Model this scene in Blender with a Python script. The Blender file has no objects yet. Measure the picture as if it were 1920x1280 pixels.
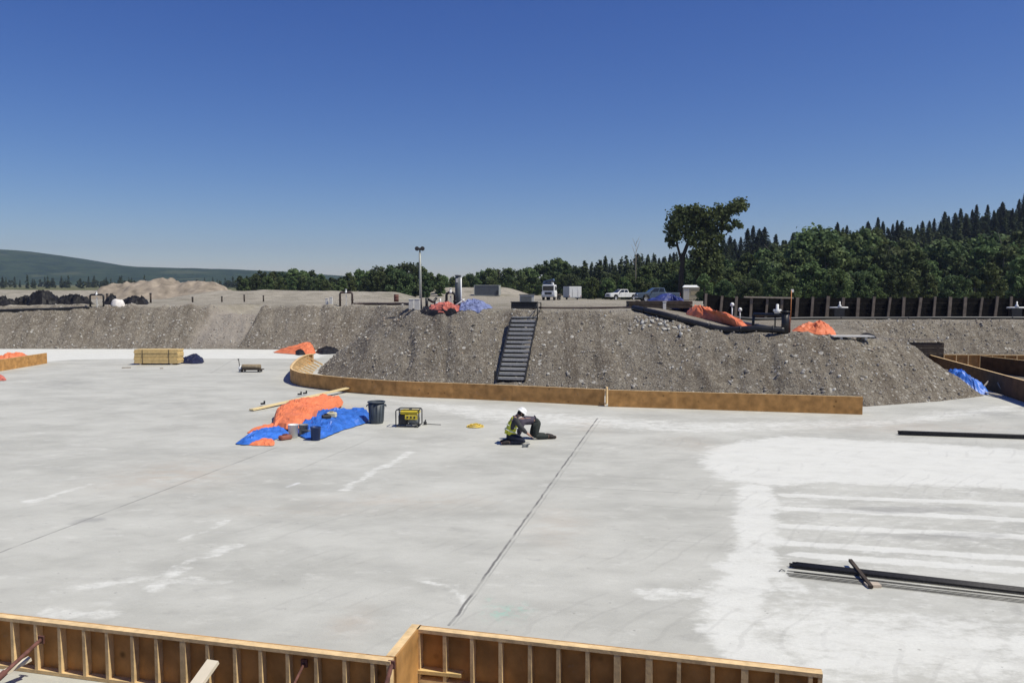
import bpy, bmesh, math, random
import numpy as np
from mathutils import Vector, Matrix
R = math.radians
random.seed(7)
scene = bpy.context.scene
COL = scene.collection

# ------------------------------------------------------------------ camera
H, F, HZ = 4.2, 1550.0, 544.0            # eye height over the slab, focal length and horizon row (1920 px frame)
PITCH = math.atan((640 - HZ) / F)
cd = bpy.data.cameras.new('camera')
cam = bpy.data.objects.new('camera', cd)
COL.objects.link(cam)
cam.location = (0, 0, H)
cam.rotation_euler = (R(90) - PITCH, 0, 0)
cd.sensor_width = 36
cd.lens = 36 * F / 1920
cd.clip_start = 0.1
cd.clip_end = 9000
scene.camera = cam

# ------------------------------------------------------------------ world, sun, exposure
SUN_EL, SUN_AZ = R(57), R(112)            # azimuth clockwise from +Y
SUN_STRENGTH, SKY_STRENGTH = 4.6, 0.10
w = bpy.data.worlds.new('World')
scene.world = w
w.use_nodes = True
nt = w.node_tree
bg = nt.nodes['Background']
sky = nt.nodes.new('ShaderNodeTexSky')
sky.sky_type = 'NISHITA'
sky.sun_disc = False
sky.sun_elevation = SUN_EL
sky.sun_rotation = SUN_AZ
sky.altitude = 1100
sky.air_density = 1.0
sky.dust_density = 0.4
sky.ozone_density = 3.0
hs = nt.nodes.new('ShaderNodeHueSaturation')
hs.inputs['Hue'].default_value = 0.51
hs.inputs['Saturation'].default_value = 1.12
hs.inputs['Value'].default_value = 0.92
nt.links.new(sky.outputs[0], hs.inputs['Color'])
# deepen the clear blue of the dry summer sky, channel by channel
_sp = nt.nodes.new('ShaderNodeSeparateColor'); _cb = nt.nodes.new('ShaderNodeCombineColor')
nt.links.new(hs.outputs[0], _sp.inputs[0])
for _i, (_g, _k) in enumerate(((1.45, 1.24), (1.25, 1.0), (.90, .92))):
    _a = nt.nodes.new('ShaderNodeMath'); _a.operation = 'MULTIPLY'; _a.inputs[1].default_value = .1; nt.links.new(_sp.outputs[_i], _a.inputs[0])
    _b = nt.nodes.new('ShaderNodeMath'); _b.operation = 'POWER'; _b.inputs[1].default_value = _g; nt.links.new(_a.outputs[0], _b.inputs[0])
    _c = nt.nodes.new('ShaderNodeMath'); _c.operation = 'MULTIPLY'; _c.inputs[1].default_value = 10 * _k; nt.links.new(_b.outputs[0], _c.inputs[0])
    nt.links.new(_c.outputs[0], _cb.inputs[_i])
nt.links.new(_cb.outputs[0], bg.inputs['Color'])
bg.inputs['Strength'].default_value = SKY_STRENGTH
sd = bpy.data.lights.new('sun', 'SUN')
sd.energy = SUN_STRENGTH
sd.angle = R(0.5)
sd.color = (1.0, 0.955, 0.82)
sun = bpy.data.objects.new('sun', sd)
COL.objects.link(sun)
to_sun = Vector((math.sin(SUN_AZ) * math.cos(SUN_EL), math.cos(SUN_AZ) * math.cos(SUN_EL), math.sin(SUN_EL)))
sun.rotation_euler = (-to_sun).to_track_quat('-Z', 'Y').to_euler()
sun.location = to_sun * 50
vs = scene.view_settings
vs.view_transform = 'Standard'
vs.look = 'None'
vs.exposure = 0.0
vs.gamma = 1.0
vs.use_curve_mapping = False
scene.cycles.volume_bounces = 0

# ------------------------------------------------------------------ numeric noise
def _hash(ix, iy, seed):
    n = (ix.astype(np.int64) * 374761393 + iy.astype(np.int64) * 668265263 + seed * 974711) & 0x7fffffff
    n = ((n ^ (n >> 13)) * 1274126177) & 0x7fffffff
    n = (n ^ (n >> 16)) & 0xffff
    return n / 65535.0
def vnoise(x, y, seed=0):
    x = np.asarray(x, float); y = np.asarray(y, float)
    ix = np.floor(x); iy = np.floor(y)
    fx = x - ix; fy = y - iy
    fx = fx * fx * (3 - 2 * fx); fy = fy * fy * (3 - 2 * fy)
    a = _hash(ix, iy, seed); b = _hash(ix + 1, iy, seed); c = _hash(ix, iy + 1, seed); d = _hash(ix + 1, iy + 1, seed)
    return (a * (1 - fx) + b * fx) * (1 - fy) + (c * (1 - fx) + d * fx) * fy
def fbm(x, y, seed=0, octv=4):
    s = 0; amp = 0.5
    for k in range(octv):
        s = s + amp * vnoise(x * 2 ** k + 17.3 * k, y * 2 ** k - 9.1 * k, seed + k); amp *= 0.5
    return s / (1 - 0.5 ** octv)
def sstep(a, b, x):
    t = np.clip((x - a) / (b - a), 0, 1)
    return t * t * (3 - 2 * t)

# ------------------------------------------------------------------ points from photograph pixels (used to survey the site)
CP, SP = math.cos(PITCH), math.sin(PITCH)
def ray(u, v):
    a, b = u - 960.0, 640.0 - v
    return np.array((a, b * SP + F * CP, b * CP - F * SP))
def P(u, v, z=0.0):
    d = ray(u, v); t = (z - H) / d[2]
    return Vector((d[0] * t, d[1] * t, z))
def D(u, v, y):
    d = ray(u, v); t = y / d[1]
    return Vector((d[0] * t, y, H + d[2] * t))

# ------------------------------------------------------------------ terrain height
PIT = [(-75, 60.5)] + [tuple(P(*q)[:2]) for q in [(0, 654), (430, 654), (645, 657), (600, 690), (596, 700), (640, 712), (720, 722), (800, 728), (1140, 742), (1380, 752), (1622, 762), (1760, 752), (1845, 742)]] + \
      [(20.4, 41.5), (22.6, 44.8), (62, 42.6), (62, 7.0), (-75, 7.0)]
PIT = np.array(PIT)
def pit_dist(x, y):
    """signed distance to the pit floor outline, positive outside"""
    x = np.asarray(x, float); y = np.asarray(y, float)
    best = np.full(x.shape, 1e9); inside = np.zeros(x.shape, bool)
    n = len(PIT)
    for i in range(n):
        ax, ay = PIT[i]; bx, by = PIT[(i + 1) % n]
        dx, dy = bx - ax, by - ay
        t = np.clip(((x - ax) * dx + (y - ay) * dy) / (dx * dx + dy * dy), 0, 1)
        best = np.minimum(best, np.hypot(x - ax - t * dx, y - ay - t * dy))
        c = ((ay > y) != (by > y))
        with np.errstate(divide='ignore', invalid='ignore'):
            xi = (bx - ax) * (y - ay) / (by - ay) + ax if by != ay else x + 1
        inside ^= c & (x < xi)
    return np.where(inside, -best, best)
HILLX = np.array([-400, -20, 30, 54, 110, 144, 190, 216, 300, 500, 900])
HILLZ = np.array([0, 0, 2.5, 7, 13, 18, 24, 30, 44, 60, 70])
def plateau(x, y):
    p = 3.05 + 0.22 * sstep(-14, -6, x) * (1 - sstep(46, 60, y))
    p = p - (p - 2.45) * sstep(4.6, 10.5, x - .22 * np.clip(y - 34, 0, 20)) * (1 - sstep(56, 75, y))
    p = p - 0.3 * sstep(11.5, 15.5, x) * (1 - sstep(36, 41, y))
    p = p - (p - 2.48) * sstep(64, 140, y)
    p = np.where(y < 7, 2.55, p)
    # low gravel berms on the plain
    b = np.exp(-((y - 118) / 9) ** 2) * sstep(-52, -40, x) * (1 - sstep(-17, -11, x)) * (0.9 + 1.1 * fbm(x * .12, y * .05, 5))
    b = b + np.exp(-((y - 215) / 12) ** 2) * sstep(-26, -16, x) * (1 - sstep(-3, 8, x)) * 2.6
    b = b + np.exp(-((y - 240) / 16) ** 2) * (1 - sstep(-30, -20, x)) * (1.2 + 1.0 * fbm(x * .03, y * .02, 8))
    p = p + b
    p = p + 0.0085 * np.clip(y - 320, 0, None) * (1 - sstep(-150, 100, x))
    hill = np.interp(x * 350 / np.clip(y, 200, 420), HILLX, HILLZ) * sstep(185, 350, y)
    return p + hill
def height(x, y, detail=True):
    x = np.asarray(x, float); y = np.asarray(y, float)
    d = pit_dist(x, y)
    pl = plateau(x, y)
    run = 1.28 * pl
    t = d / run
    # straight slope with a rounded shoulder and a soft toe
    s = np.where(t < 0.9, t, 0.9 + 0.1 * np.tanh((t - 0.9) / 0.1))
    h = pl * np.clip(s, 0, 1)
    # ramp cut into the far left bank
    cx = -21.4 + (y - 60) * 0.16
    r = sstep(-2.3, -1.5, x - cx) * (1 - sstep(1.75, 2.0, x - cx)) * sstep(58, 60, y) * (1 - sstep(66, 72, y))
    h = h - r * 0.75 * np.clip(h / 3, 0, 1)
    if detail:
        m = sstep(0.0, 0.8, d) * (1 - sstep(1.0, 1.6, t))
        far = 1 - sstep(70, 120, y)
        rill = fbm(x * 1.3 + y * 0.25, y * 0.22, 3, 3) - .5
        h = h + m * far * (0.34 * rill + 0.26 * (fbm(x * 1.3, y * 1.3, 11, 4) - .5) + 0.10 * (fbm(x * 5, y * 5, 17, 2) - .5))
        g = sstep(0.9, 1.6, t)
        h = h + g * far * 0.10 * (fbm(x * .5, y * .5, 23, 4) - .5)
        # narrow washed gullies
        for gx, gw in ((7.0, .10), (8.6, .08), (10.0, .09), (11.9, .1), (-4.4, .12), (-2.6, .09)):
            ln = x - gx - (y - 30) * (.10 if gx > 0 else -.05) - .25 * (vnoise(y * 1.1, y * 0, int(gx * 10)) - .5)
            h = h - m * np.exp(-(ln / (gw * 1.6)) ** 2) * 0.12 * (y < 40)
    low = -0.22 * sstep(0, 0.35, -d)
    wx = 18.9 + (y - 29.0) * .215                        # line of the dark form wall: bare earth beyond it
    low = np.where((x > wx + .2) & (y > 24) & (d < 0), .05 + .12 * (fbm(x * .8, y * .8, 91, 3) - .3), low)
    return np.where(d < 0, low, h)
def ground(x, y):
    return float(height(np.array([x]), np.array([y]))[0])
def G(u, v, far=90):
    """first point of the terrain or slab on the line of sight through a photograph pixel"""
    d = ray(u, v); t = np.arange(6, far, 0.06) / d[1]
    xs, ys, zs = d[0] * t, d[1] * t, H + d[2] * t
    hh = np.maximum(height(xs, ys), 0)
    k = np.argmax(zs <= hh) if (zs <= hh).any() else len(t) - 1
    return Vector((xs[k], ys[k], hh[k]))
def A(u, y):
    """terrain point at photograph column u and distance y"""
    x = (u - 960.0) / F * y * (F / (F * CP)) * CP if False else (u - 960.0) / (F * CP + (640 - 560) * SP) * y
    return Vector((x, y, ground(x, y)))

def crest(u, extra=.5):
    yy = np.arange(25, 85, .1); xx = (u - 960.0) / F * yy
    ok = pit_dist(xx, yy) > 1.28 * plateau(xx, yy) * .98
    return float(yy[np.argmax(ok)]) + extra
# ------------------------------------------------------------------ materials
MATS = {}
def M(name, col, rough=.75, var=.18, scale=6.0, bump=0.0, bscale=40.0, metal=0.0, stretch=(1, 1, 1), spec=0.4, detail=4, knots=0):
    if name in MATS: return MATS[name]
    m = bpy.data.materials.new(name); m.use_nodes = True
    n = m.node_tree.nodes; l = m.node_tree.links
    b = n['Principled BSDF']
    b.inputs['Roughness'].default_value = rough
    b.inputs['Metallic'].default_value = metal
    b.inputs['Specular IOR Level'].default_value = spec
    tc = n.new('ShaderNodeTexCoord'); mp = n.new('ShaderNodeMapping')
    mp.inputs['Scale'].default_value = stretch
    l.new(tc.outputs['Object'], mp.inputs['Vector'])
    nz = n.new('ShaderNodeTexNoise'); nz.inputs['Scale'].default_value = scale; nz.inputs['Detail'].default_value = detail
    l.new(mp.outputs[0], nz.inputs['Vector'])
    cr = n.new('ShaderNodeValToRGB')
    cr.color_ramp.elements[0].position = .3; cr.color_ramp.elements[1].position = .7
    cr.color_ramp.elements[0].color = tuple(c * (1 - var) for c in col) + (1,)
    cr.color_ramp.elements[1].color = tuple(min(1, c * (1 + var)) for c in col) + (1,)
    l.new(nz.outputs['Fac'], cr.inputs['Fac'])
    oi = n.new('ShaderNodeObjectInfo'); ma = n.new('ShaderNodeMath'); ma.operation = 'MULTIPLY_ADD'
    l.new(oi.outputs['Random'], ma.inputs[0]); ma.inputs[1].default_value = .22; ma.inputs[2].default_value = .89
    hv_ = n.new('ShaderNodeHueSaturation'); l.new(ma.outputs[0], hv_.inputs['Value']); l.new(cr.outputs[0], hv_.inputs['Color']); colour = hv_.outputs[0]
    if knots:
        vo = n.new('ShaderNodeTexVoronoi'); vo.inputs['Scale'].default_value = knots; l.new(tc.outputs['Object'], vo.inputs['Vector'])
        k1 = n.new('ShaderNodeMapRange'); k1.inputs[1].default_value = .16; k1.inputs[2].default_value = .05; l.new(vo.outputs['Distance'], k1.inputs[0])
        km = n.new('ShaderNodeMix'); km.data_type = 'RGBA'; km.inputs[7].default_value = tuple(q * .32 for q in col) + (1,)
        kk = n.new('ShaderNodeMath'); kk.operation = 'MULTIPLY'; kk.inputs[1].default_value = .8; l.new(k1.outputs[0], kk.inputs[0])
        l.new(kk.outputs[0], km.inputs[0]); l.new(colour, km.inputs[6]); colour = km.outputs[2]
        # grey cement splashes
        n2_ = n.new('ShaderNodeTexNoise'); n2_.inputs['Scale'].default_value = 5; n2_.inputs['Detail'].default_value = 8; n2_.inputs['Roughness'].default_value = .75; l.new(tc.outputs['Object'], n2_.inputs['Vector'])
        k2 = n.new('ShaderNodeMapRange'); k2.inputs[1].default_value = .60; k2.inputs[2].default_value = .70; k2.inputs[4].default_value = .45; l.new(n2_.outputs['Fac'], k2.inputs[0])
        kc = n.new('ShaderNodeMix'); kc.data_type = 'RGBA'; kc.inputs[7].default_value = (.34, .30, .24, 1); l.new(k2.outputs[0], kc.inputs[0]); l.new(colour, kc.inputs[6]); colour = kc.outputs[2]
    l.new(colour, b.inputs['Base Color'])
    if bump:
        bz = n.new('ShaderNodeTexNoise'); bz.inputs['Scale'].default_value = bscale; bz.inputs['Detail'].default_value = 3
        l.new(mp.outputs[0], bz.inputs['Vector'])
        bp = n.new('ShaderNodeBump'); bp.inputs['Strength'].default_value = bump; bp.inputs['Distance'].default_value = .02
        l.new(bz.outputs['Fac'], bp.inputs['Height']); l.new(bp.outputs[0], b.inputs['Normal'])
    MATS[name] = m
    return m
def nmath(n, l, op, a, b=None, clamp=False):
    x = n.new('ShaderNodeMath'); x.operation = op; x.use_clamp = clamp
    for i, q in enumerate((a, b)):
        if q is None: continue
        if isinstance(q, (int, float)): x.inputs[i].default_value = q
        else: l.new(q, x.inputs[i])
    return x.outputs[0]
def nmix(n, l, f, a, b, mode='MIX'):
    x = n.new('ShaderNodeMix'); x.data_type = 'RGBA'; x.blend_type = mode
    for s, q in ((0, f), (6, a), (7, b)):
        if isinstance(q, (int, float)): x.inputs[s].default_value = q
        elif isinstance(q, tuple): x.inputs[s].default_value = q + (1,)
        else: l.new(q, x.inputs[s])
    return x.outputs[2]
def nnoise(n, l, vec, scale, detail=4, rough=.5):
    x = n.new('ShaderNodeTexNoise'); x.inputs['Scale'].default_value = scale; x.inputs['Detail'].default_value = detail
    x.inputs['Roughness'].default_value = rough
    l.new(vec, x.inputs['Vector']); return x.outputs['Fac']
def nrange(n, l, v, a, b, c=0.0, d=1.0):
    x = n.new('ShaderNodeMapRange'); x.interpolation_type = 'SMOOTHSTEP'
    l.new(v, x.inputs[0])
    for i, q in zip((1, 2, 3, 4), (a, b, c, d)): x.inputs[i].default_value = q
    return x.outputs[0]

def concrete_material(lines):
    m = bpy.data.materials.new('slab_concrete'); m.use_nodes = True
    n = m.node_tree.nodes; l = m.node_tree.links; b = n['Principled BSDF']
    tc = n.new('ShaderNodeTexCoord'); vec = tc.outputs['Object']
    mp = n.new('ShaderNodeMapping'); mp.inputs['Rotation'].default_value = (0, 0, R(24)); mp.inputs['Scale'].default_value = (.60, 1.0, 1)
    l.new(vec, mp.inputs['Vector']); sv = mp.outputs[0]
    mp2 = n.new('ShaderNodeMapping'); mp2.inputs['Rotation'].default_value = (0, 0, R(-30)); mp2.inputs['Scale'].default_value = (.65, 1.05, 1)
    l.new(vec, mp2.inputs['Vector']); sv2 = mp2.outputs[0]
    big = nnoise(n, l, sv, .55, 6, .62)
    mid = nnoise(n, l, sv2, 1.9, 6, .6)
    fine = nnoise(n, l, vec, 22, 6, .7)
    at = n.new('ShaderNodeAttribute'); at.attribute_name = 'marks'
    sp = n.new('ShaderNodeSeparateColor'); l.new(at.outputs['Color'], sp.inputs[0])
    at2 = n.new('ShaderNodeAttribute'); at2.attribute_name = 'spots'
    sp2 = n.new('ShaderNodeSeparateColor'); l.new(at2.outputs['Color'], sp2.inputs[0])
    c = nmix(n, l, nrange(n, l, big, .32, .70), (.43, .423, .372), (.57, .562, .50))
    c = nmix(n, l, nmath(n, l, 'MULTIPLY', nrange(n, l, mid, .42, .66), .30), c, (.59, .583, .525))
    wisp = nnoise(n, l, sv, 2.6, 8, .68)
    c = nmix(n, l, nmath(n, l, 'MULTIPLY', nrange(n, l, wisp, .54, .70), .55), c, (.66, .652, .59))
    c = nmix(n, l, nmath(n, l, 'MULTIPLY', nrange(n, l, wisp, .44, .28), .40), c, (.31, .30, .275))
    # pale dried laitance patches: soft mask broken up by noise
    brk = nmath(n, l, 'ADD', sp.outputs[0], nmath(n, l, 'MULTIPLY', nmath(n, l, 'SUBTRACT', nmath(n, l, 'MULTIPLY', nmath(n, l, 'ADD', nnoise(n, l, sv2, 2.2, 8, .7), nnoise(n, l, sv, 6.5, 6, .7)), .5), .5), 1.9))
    c = nmix(n, l, nmath(n, l, 'MULTIPLY', nmath(n, l, 'MULTIPLY', nrange(n, l, brk, .24, .66), nrange(n, l, wisp, .30, .60, .72, 1)), .95), c, (.74, .735, .675))
    dk = nmath(n, l, 'ADD', sp.outputs[1], nmath(n, l, 'MULTIPLY', nmath(n, l, 'SUBTRACT', nnoise(n, l, sv, 4, 6, .6), .5), .8))
    c = nmix(n, l, nmath(n, l, 'MULTIPLY', nrange(n, l, dk, .35, .75), .5), c, (.27, .265, .25))
    br = nmath(n, l, 'MULTIPLY', sp.outputs[2], nrange(n, l, nnoise(n, l, sv, 2.5, 6, .7), .35, .6))
    c = nmix(n, l, nmath(n, l, 'MULTIPLY', br, .55), c, (.48, .37, .27))
    gr = nmath(n, l, 'MULTIPLY', sp2.outputs[0], nrange(n, l, nnoise(n, l, vec, 7, 5, .7), .45, .62))
    c = nmix(n, l, nmath(n, l, 'MULTIPLY', gr, .55), c, (.26, .62, .47))
    # specks of grit, drips and scuffs
    for scv, lo, rad, colv in ((5.5, .955, .10, (.20, .19, .17)), (13, .975, .16, (.16, .15, .135)), (3.1, .97, .09, (.66, .65, .61))):
        vo = n.new('ShaderNodeTexVoronoi'); vo.inputs['Scale'].default_value = scv; l.new(vec, vo.inputs['Vector'])
        s3 = n.new('ShaderNodeSeparateColor'); l.new(vo.outputs['Color'], s3.inputs[0])
        pk = nmath(n, l, 'MULTIPLY', nrange(n, l, s3.outputs[1], lo, lo + .01), nrange(n, l, vo.outputs['Distance'], rad * 1.5, rad * .6))
        c = nmix(n, l, nmath(n, l, 'MULTIPLY', pk, .55), c, colv)
    tr_ = n.new('ShaderNodeTexWave'); tr_.inputs['Scale'].default_value = 1.1; tr_.inputs['Distortion'].default_value = 9; tr_.inputs['Detail'].default_value = 4; tr_.inputs['Detail Scale'].default_value = .35
    l.new(sv, tr_.inputs['Vector'])
    sc_ = nmath(n, l, 'MULTIPLY', nrange(n, l, tr_.outputs['Fac'], .93, .99), nrange(n, l, nnoise(n, l, sv2, .5, 4), .5, .62))
    c = nmix(n, l, nmath(n, l, 'MULTIPLY', sc_, .16), c, (.28, .27, .245))
    # joints, cracks and scored lines
    wob = n.new('ShaderNodeTexNoise'); wob.inputs['Scale'].default_value = 3; l.new(vec, wob.inputs['Vector'])
    wv = n.new('ShaderNodeVectorMath'); wv.operation = 'MULTIPLY_ADD'
    wv.inputs[1].default_value = (.05, .05, 0); wv.inputs[2].default_value = (-.025, -.025, 0)
    l.new(wob.outputs['Color'], wv.inputs[0])
    pv = n.new('ShaderNodeVectorMath'); pv.operation = 'ADD'; l.new(vec, pv.inputs[0]); l.new(wv.outputs[0], pv.inputs[1])
    ln_noise = nrange(n, l, nnoise(n, l, vec, 1.7, 3), .34, .56, .35, 1)
    for (ax, ay), (bx, by), hw, k, colr in lines:
        sb = n.new('ShaderNodeVectorMath'); sb.operation = 'SUBTRACT'; l.new(pv.outputs[0], sb.inputs[0]); sb.inputs[1].default_value = (ax, ay, 0)
        dt = n.new('ShaderNodeVectorMath'); dt.operation = 'DOT_PRODUCT'; l.new(sb.outputs[0], dt.inputs[0])
        L2 = (bx - ax) ** 2 + (by - ay) ** 2; dt.inputs[1].default_value = ((bx - ax) / L2, (by - ay) / L2, 0)
        t = nmath(n, l, 'ADD', dt.outputs['Value'], 0.0, True)
        sc = n.new('ShaderNodeVectorMath'); sc.operation = 'SCALE'; sc.inputs[0].default_value = (bx - ax, by - ay, 0); l.new(t, sc.inputs['Scale'])
        df = n.new('ShaderNodeVectorMath'); df.operation = 'DISTANCE'; l.new(sb.outputs[0], df.inputs[0]); l.new(sc.outputs[0], df.inputs[1])
        mk = nrange(n, l, df.outputs['Value'], hw * 1.5, hw * .5)
        c = nmix(n, l, nmath(n, l, 'MULTIPLY', nmath(n, l, 'MULTIPLY', mk, k), ln_noise), c, colr)
    c = nmix(n, l, nrange(n, l, fine, .25, .75, .0, .22), c, (.40, .395, .38))
    l.new(c, b.inputs['Base Color'])
    l.new(nrange(n, l, mid, .2, .8, .62, .85), b.inputs['Roughness'])
    b.inputs['Specular IOR Level'].default_value = .25
    bp = n.new('ShaderNodeBump'); bp.inputs['Strength'].default_value = .25; bp.inputs['Distance'].default_value = .02
    l.new(nmath(n, l, 'ADD', fine, nmath(n, l, 'MULTIPLY', mid, 1.5)), bp.inputs['Height']); l.new(bp.outputs[0], b.inputs['Normal'])
    return m

def earth_material():
    m = bpy.data.materials.new('gravel_earth'); m.use_nodes = True
    n = m.node_tree.nodes; l = m.node_tree.links; b = n['Principled BSDF']
    tc = n.new('ShaderNodeTexCoord'); vec = tc.outputs['Object']
    at = n.new('ShaderNodeAttribute'); at.attribute_name = 'surface'
    sp = n.new('ShaderNodeSeparateColor'); l.new(at.outputs['Color'], sp.inputs[0])
    n1 = nnoise(n, l, vec, .45, 6, .6); n2 = nnoise(n, l, vec, 3.5, 6, .7); n3 = nnoise(n, l, vec, 14, 5, .7)
    slope = nmix(n, l, nrange(n, l, n1, .35, .65), (.170, .143, .109), (.245, .211, .165))
    slope = nmix(n, l, nrange(n, l, n2, .38, .66), slope, (.31, .275, .222))
    slope = nmix(n, l, nmath(n, l, 'MULTIPLY', nrange(n, l, n3, .54, .36), .75), slope, (.125, .108, .09))
    mps = n.new('ShaderNodeMapping'); mps.inputs['Rotation'].default_value = (0, 0, R(-12)); mps.inputs['Scale'].default_value = (1.5, .16, .16); l.new(vec, mps.inputs['Vector'])
    stk = nnoise(n, l, mps.outputs[0], 1.0, 7, .7)
    slope = nmix(n, l, nmath(n, l, 'MULTIPLY', nrange(n, l, stk, .50, .36), .55), slope, (.115, .092, .07))
    slope = nmix(n, l, nmath(n, l, 'MULTIPLY', nrange(n, l, stk, .56, .68), .35), slope, (.30, .27, .22))
    for sc, p0, p1, colr in ((7.5, .86, .90, (.47, .44, .39)), (4.2, .945, .96, (.60, .57, .51)), (15, .74, .80, (.40, .365, .31))):
        vo = n.new('ShaderNodeTexVoronoi'); vo.inputs['Scale'].default_value = sc; l.new(vec, vo.inputs['Vector'])
        sc2 = n.new('ShaderNodeSeparateColor'); l.new(vo.outputs['Color'], sc2.inputs[0])
        pick = nmath(n, l, 'MULTIPLY', nrange(n, l, sc2.outputs[0], p0, p1), nrange(n, l, vo.outputs['Distance'], .42, .30))
        slope = nmix(n, l, nmath(n, l, 'MULTIPLY', pick, .85), slope, colr)
    plain = nmix(n, l, nrange(n, l, n1, .3, .7), (.29, .26, .21), (.42, .38, .31))
    plain = nmix(n, l, nmath(n, l, 'MULTIPLY', nrange(n, l, n2, .55, .7), .5), plain, (.50, .46, .40))
    plain = nmix(n, l, nmath(n, l, 'MULTIPLY', nrange(n, l, n3, .5, .3), .4), plain, (.22, .19, .155))
    c = nmix(n, l, sp.outputs[0], slope, plain)
    scrub = nrange(n, l, nnoise(n, l, vec, .16, 8, .72), .52, .62, 0, .55)
    c = nmix(n, l, nmath(n, l, 'MULTIPLY', scrub, sp.outputs[0]), c, (.20, .185, .135))
    grass = nmix(n, l, nrange(n, l, nnoise(n, l, vec, .05, 5), .35, .65), (.07, .085, .035), (.17, .16, .08))
    c = nmix(n, l, sp.outputs[1], c, grass)
    ramp = nmix(n, l, nrange(n, l, n2, .3, .7), (.30, .265, .225), (.37, .33, .285))
    c = nmix(n, l, sp.outputs[2], c, ramp)
    l.new(c, b.inputs['Base Color']); b.inputs['Roughness'].default_value = .95; b.inputs['Specular IOR Level'].default_value = .1
    bp = n.new('ShaderNodeBump'); bp.inputs['Strength'].default_value = .9; bp.inputs['Distance'].default_value = .12
    l.new(nmath(n, l, 'ADD', n2, nmath(n, l, 'MULTIPLY', n3, .6)), bp.inputs['Height']); l.new(bp.outputs[0], b.inputs['Normal'])
    return m

def leaf_material(name, dark, light, hue=.02):
    m = bpy.data.materials.new(name); m.use_nodes = True
    n = m.node_tree.nodes; l = m.node_tree.links; b = n['Principled BSDF']
    at = n.new('ShaderNodeAttribute'); at.attribute_name = 'tone'
    oi = n.new('ShaderNodeObjectInfo')
    c = nmix(n, l, at.outputs['Fac'], dark, light)
    hsn = n.new('ShaderNodeHueSaturation'); l.new(c, hsn.inputs['Color'])
    l.new(nrange(n, l, oi.outputs['Random'], 0, 1, .5 - hue, .5 + hue), hsn.inputs['Hue'])
    wn = n.new('ShaderNodeMath'); wn.operation = 'MULTIPLY_ADD'; l.new(oi.outputs['Random'], wn.inputs[0]); wn.inputs[1].default_value = .6; wn.inputs[2].default_value = .7
    l.new(wn.outputs[0], hsn.inputs['Value'])
    l.new(hsn.outputs[0], b.inputs['Base Color']); b.inputs['Roughness'].default_value = .7; b.inputs['Specular IOR Level'].default_value = .12
    tr = n.new('ShaderNodeBsdfTranslucent'); l.new(hsn.outputs[0], tr.inputs['Color'])
    mx = n.new('ShaderNodeMixShader'); mx.inputs[0].default_value = .32
    l.new(b.outputs[0], mx.inputs[1]); l.new(tr.outputs[0], mx.inputs[2])
    l.new(mx.outputs[0], n['Material Output'].inputs['Surface'])
    return m

LUMBER = M('pine_lumber', (.70, .50, .26), .75, .2, 9, .12, 30, stretch=(1, 1, 1))
PLY = M('form_plywood', (.48, .255, .088), .65, .30, 3.5, .08, 30, spec=.15, detail=9, knots=3.2)
PLYSHADE = M('shaded_plywood', (.10, .055, .027), .7, .34, 3, .05, 30, spec=.15, detail=8)  # form plywood with the shade of the right walls put into its colour
OSB = M('yellow_board', (.60, .43, .19), .75, .16, 7, .1, 40)
GREYWOOD = M('weathered_wood', (.34, .29, .235), .85, .2, 6, .2, 30, stretch=(1, 1, .2))
PALEWOOD = M('pale_new_wood', (.70, .62, .48), .75, .12, 5)
DARKWOOD = M('dark_timber', (.060, .045, .034), .85, .35, 5, .2, 30)
BLACKST = M('black_steel', (.022, .022, .024), .5, .25, 8, metal=0.0)
REBAR = M('rebar_steel', (.045, .043, .042), .55, .3, 20, metal=.3)
GRATING = M('galvanised_grating', (.36, .355, .34), .6, .2, 14)
RUST = M('rusty_steel', (.15, .065, .05), .8, .35, 14, .1, 40)
PIPE = M('black_pipe', (.018, .018, .02), .42, .3, 3)
PIPEBR = M('brown_pipe', (.055, .035, .03), .5, .3, 3)
WHITE = M('white_paint', (.78, .78, .76), .4, .05, 4)
VALVE = M('white_valve', (.74, .74, .72), .5, .08, 5)
OFFWHITE = M('pale_concrete', (.60, .585, .55), .85, .12, 6, .2, 30)
GALV = M('galvanised_pole', (.30, .315, .29), .55, .15, 6, metal=.2)
GREYBOX = M('grey_steel_box', (.16, .17, .175), .6, .12, 5)
CONT = M('container_grey', (.095, .105, .115), .6, .15, 3)
BEIGE = M('beige_panel', (.48, .42, .29), .7, .08, 4)
GLASS = M('dark_glass', (.02, .024, .028), .08, .1, 3, spec=.6)
TYRE = M('tyre_rubber', (.018, .018, .018), .85, .2, 6)
RIM = M('wheel_rim', (.45, .45, .46), .35, .1, 6, metal=.6)
GREYCAR = M('blue_grey_paint', (.075, .105, .15), .3, .06, 3)
TRIM = M('dark_trim', (.03, .03, .032), .6, .2, 6)
ORANGE = M('orange_tarp', (.74, .205, .085), .55, .14, 3, .22, 7)
BLUE = M('blue_tarp', (.040, .155, .56), .45, .30, 4, .25, 7)
NAVY = M('navy_tarp', (.016, .018, .045), .5, .3, 4, .15, 14)
BLACKTARP = M('black_plastic', (.014, .013, .014), .6, .3, 4, .5, 9, spec=.25)
PALEBLUE = M('pale_blue_tarp', (.20, .23, .40), .5, .55, 3, .15, 14)
REDTARP = M('red_tarp', (.46, .13, .09), .5, .6, 3, .15, 14)
CANGREY = M('grey_plastic', (.062, .075, .088), .5, .12, 5)
YELLOW = M('yellow_paint', (.72, .56, .05), .4, .1, 6)
PAILBLUE = M('blue_pail', (.012, .035, .13), .45, .1, 6)
DIRT = M('stockpile_dirt', (.28, .235, .185), .95, .38, .5, .9, 2.2, spec=.05, detail=10)
STAKE = M('orange_stake', (.55, .22, .08), .7, .15, 6)
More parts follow.
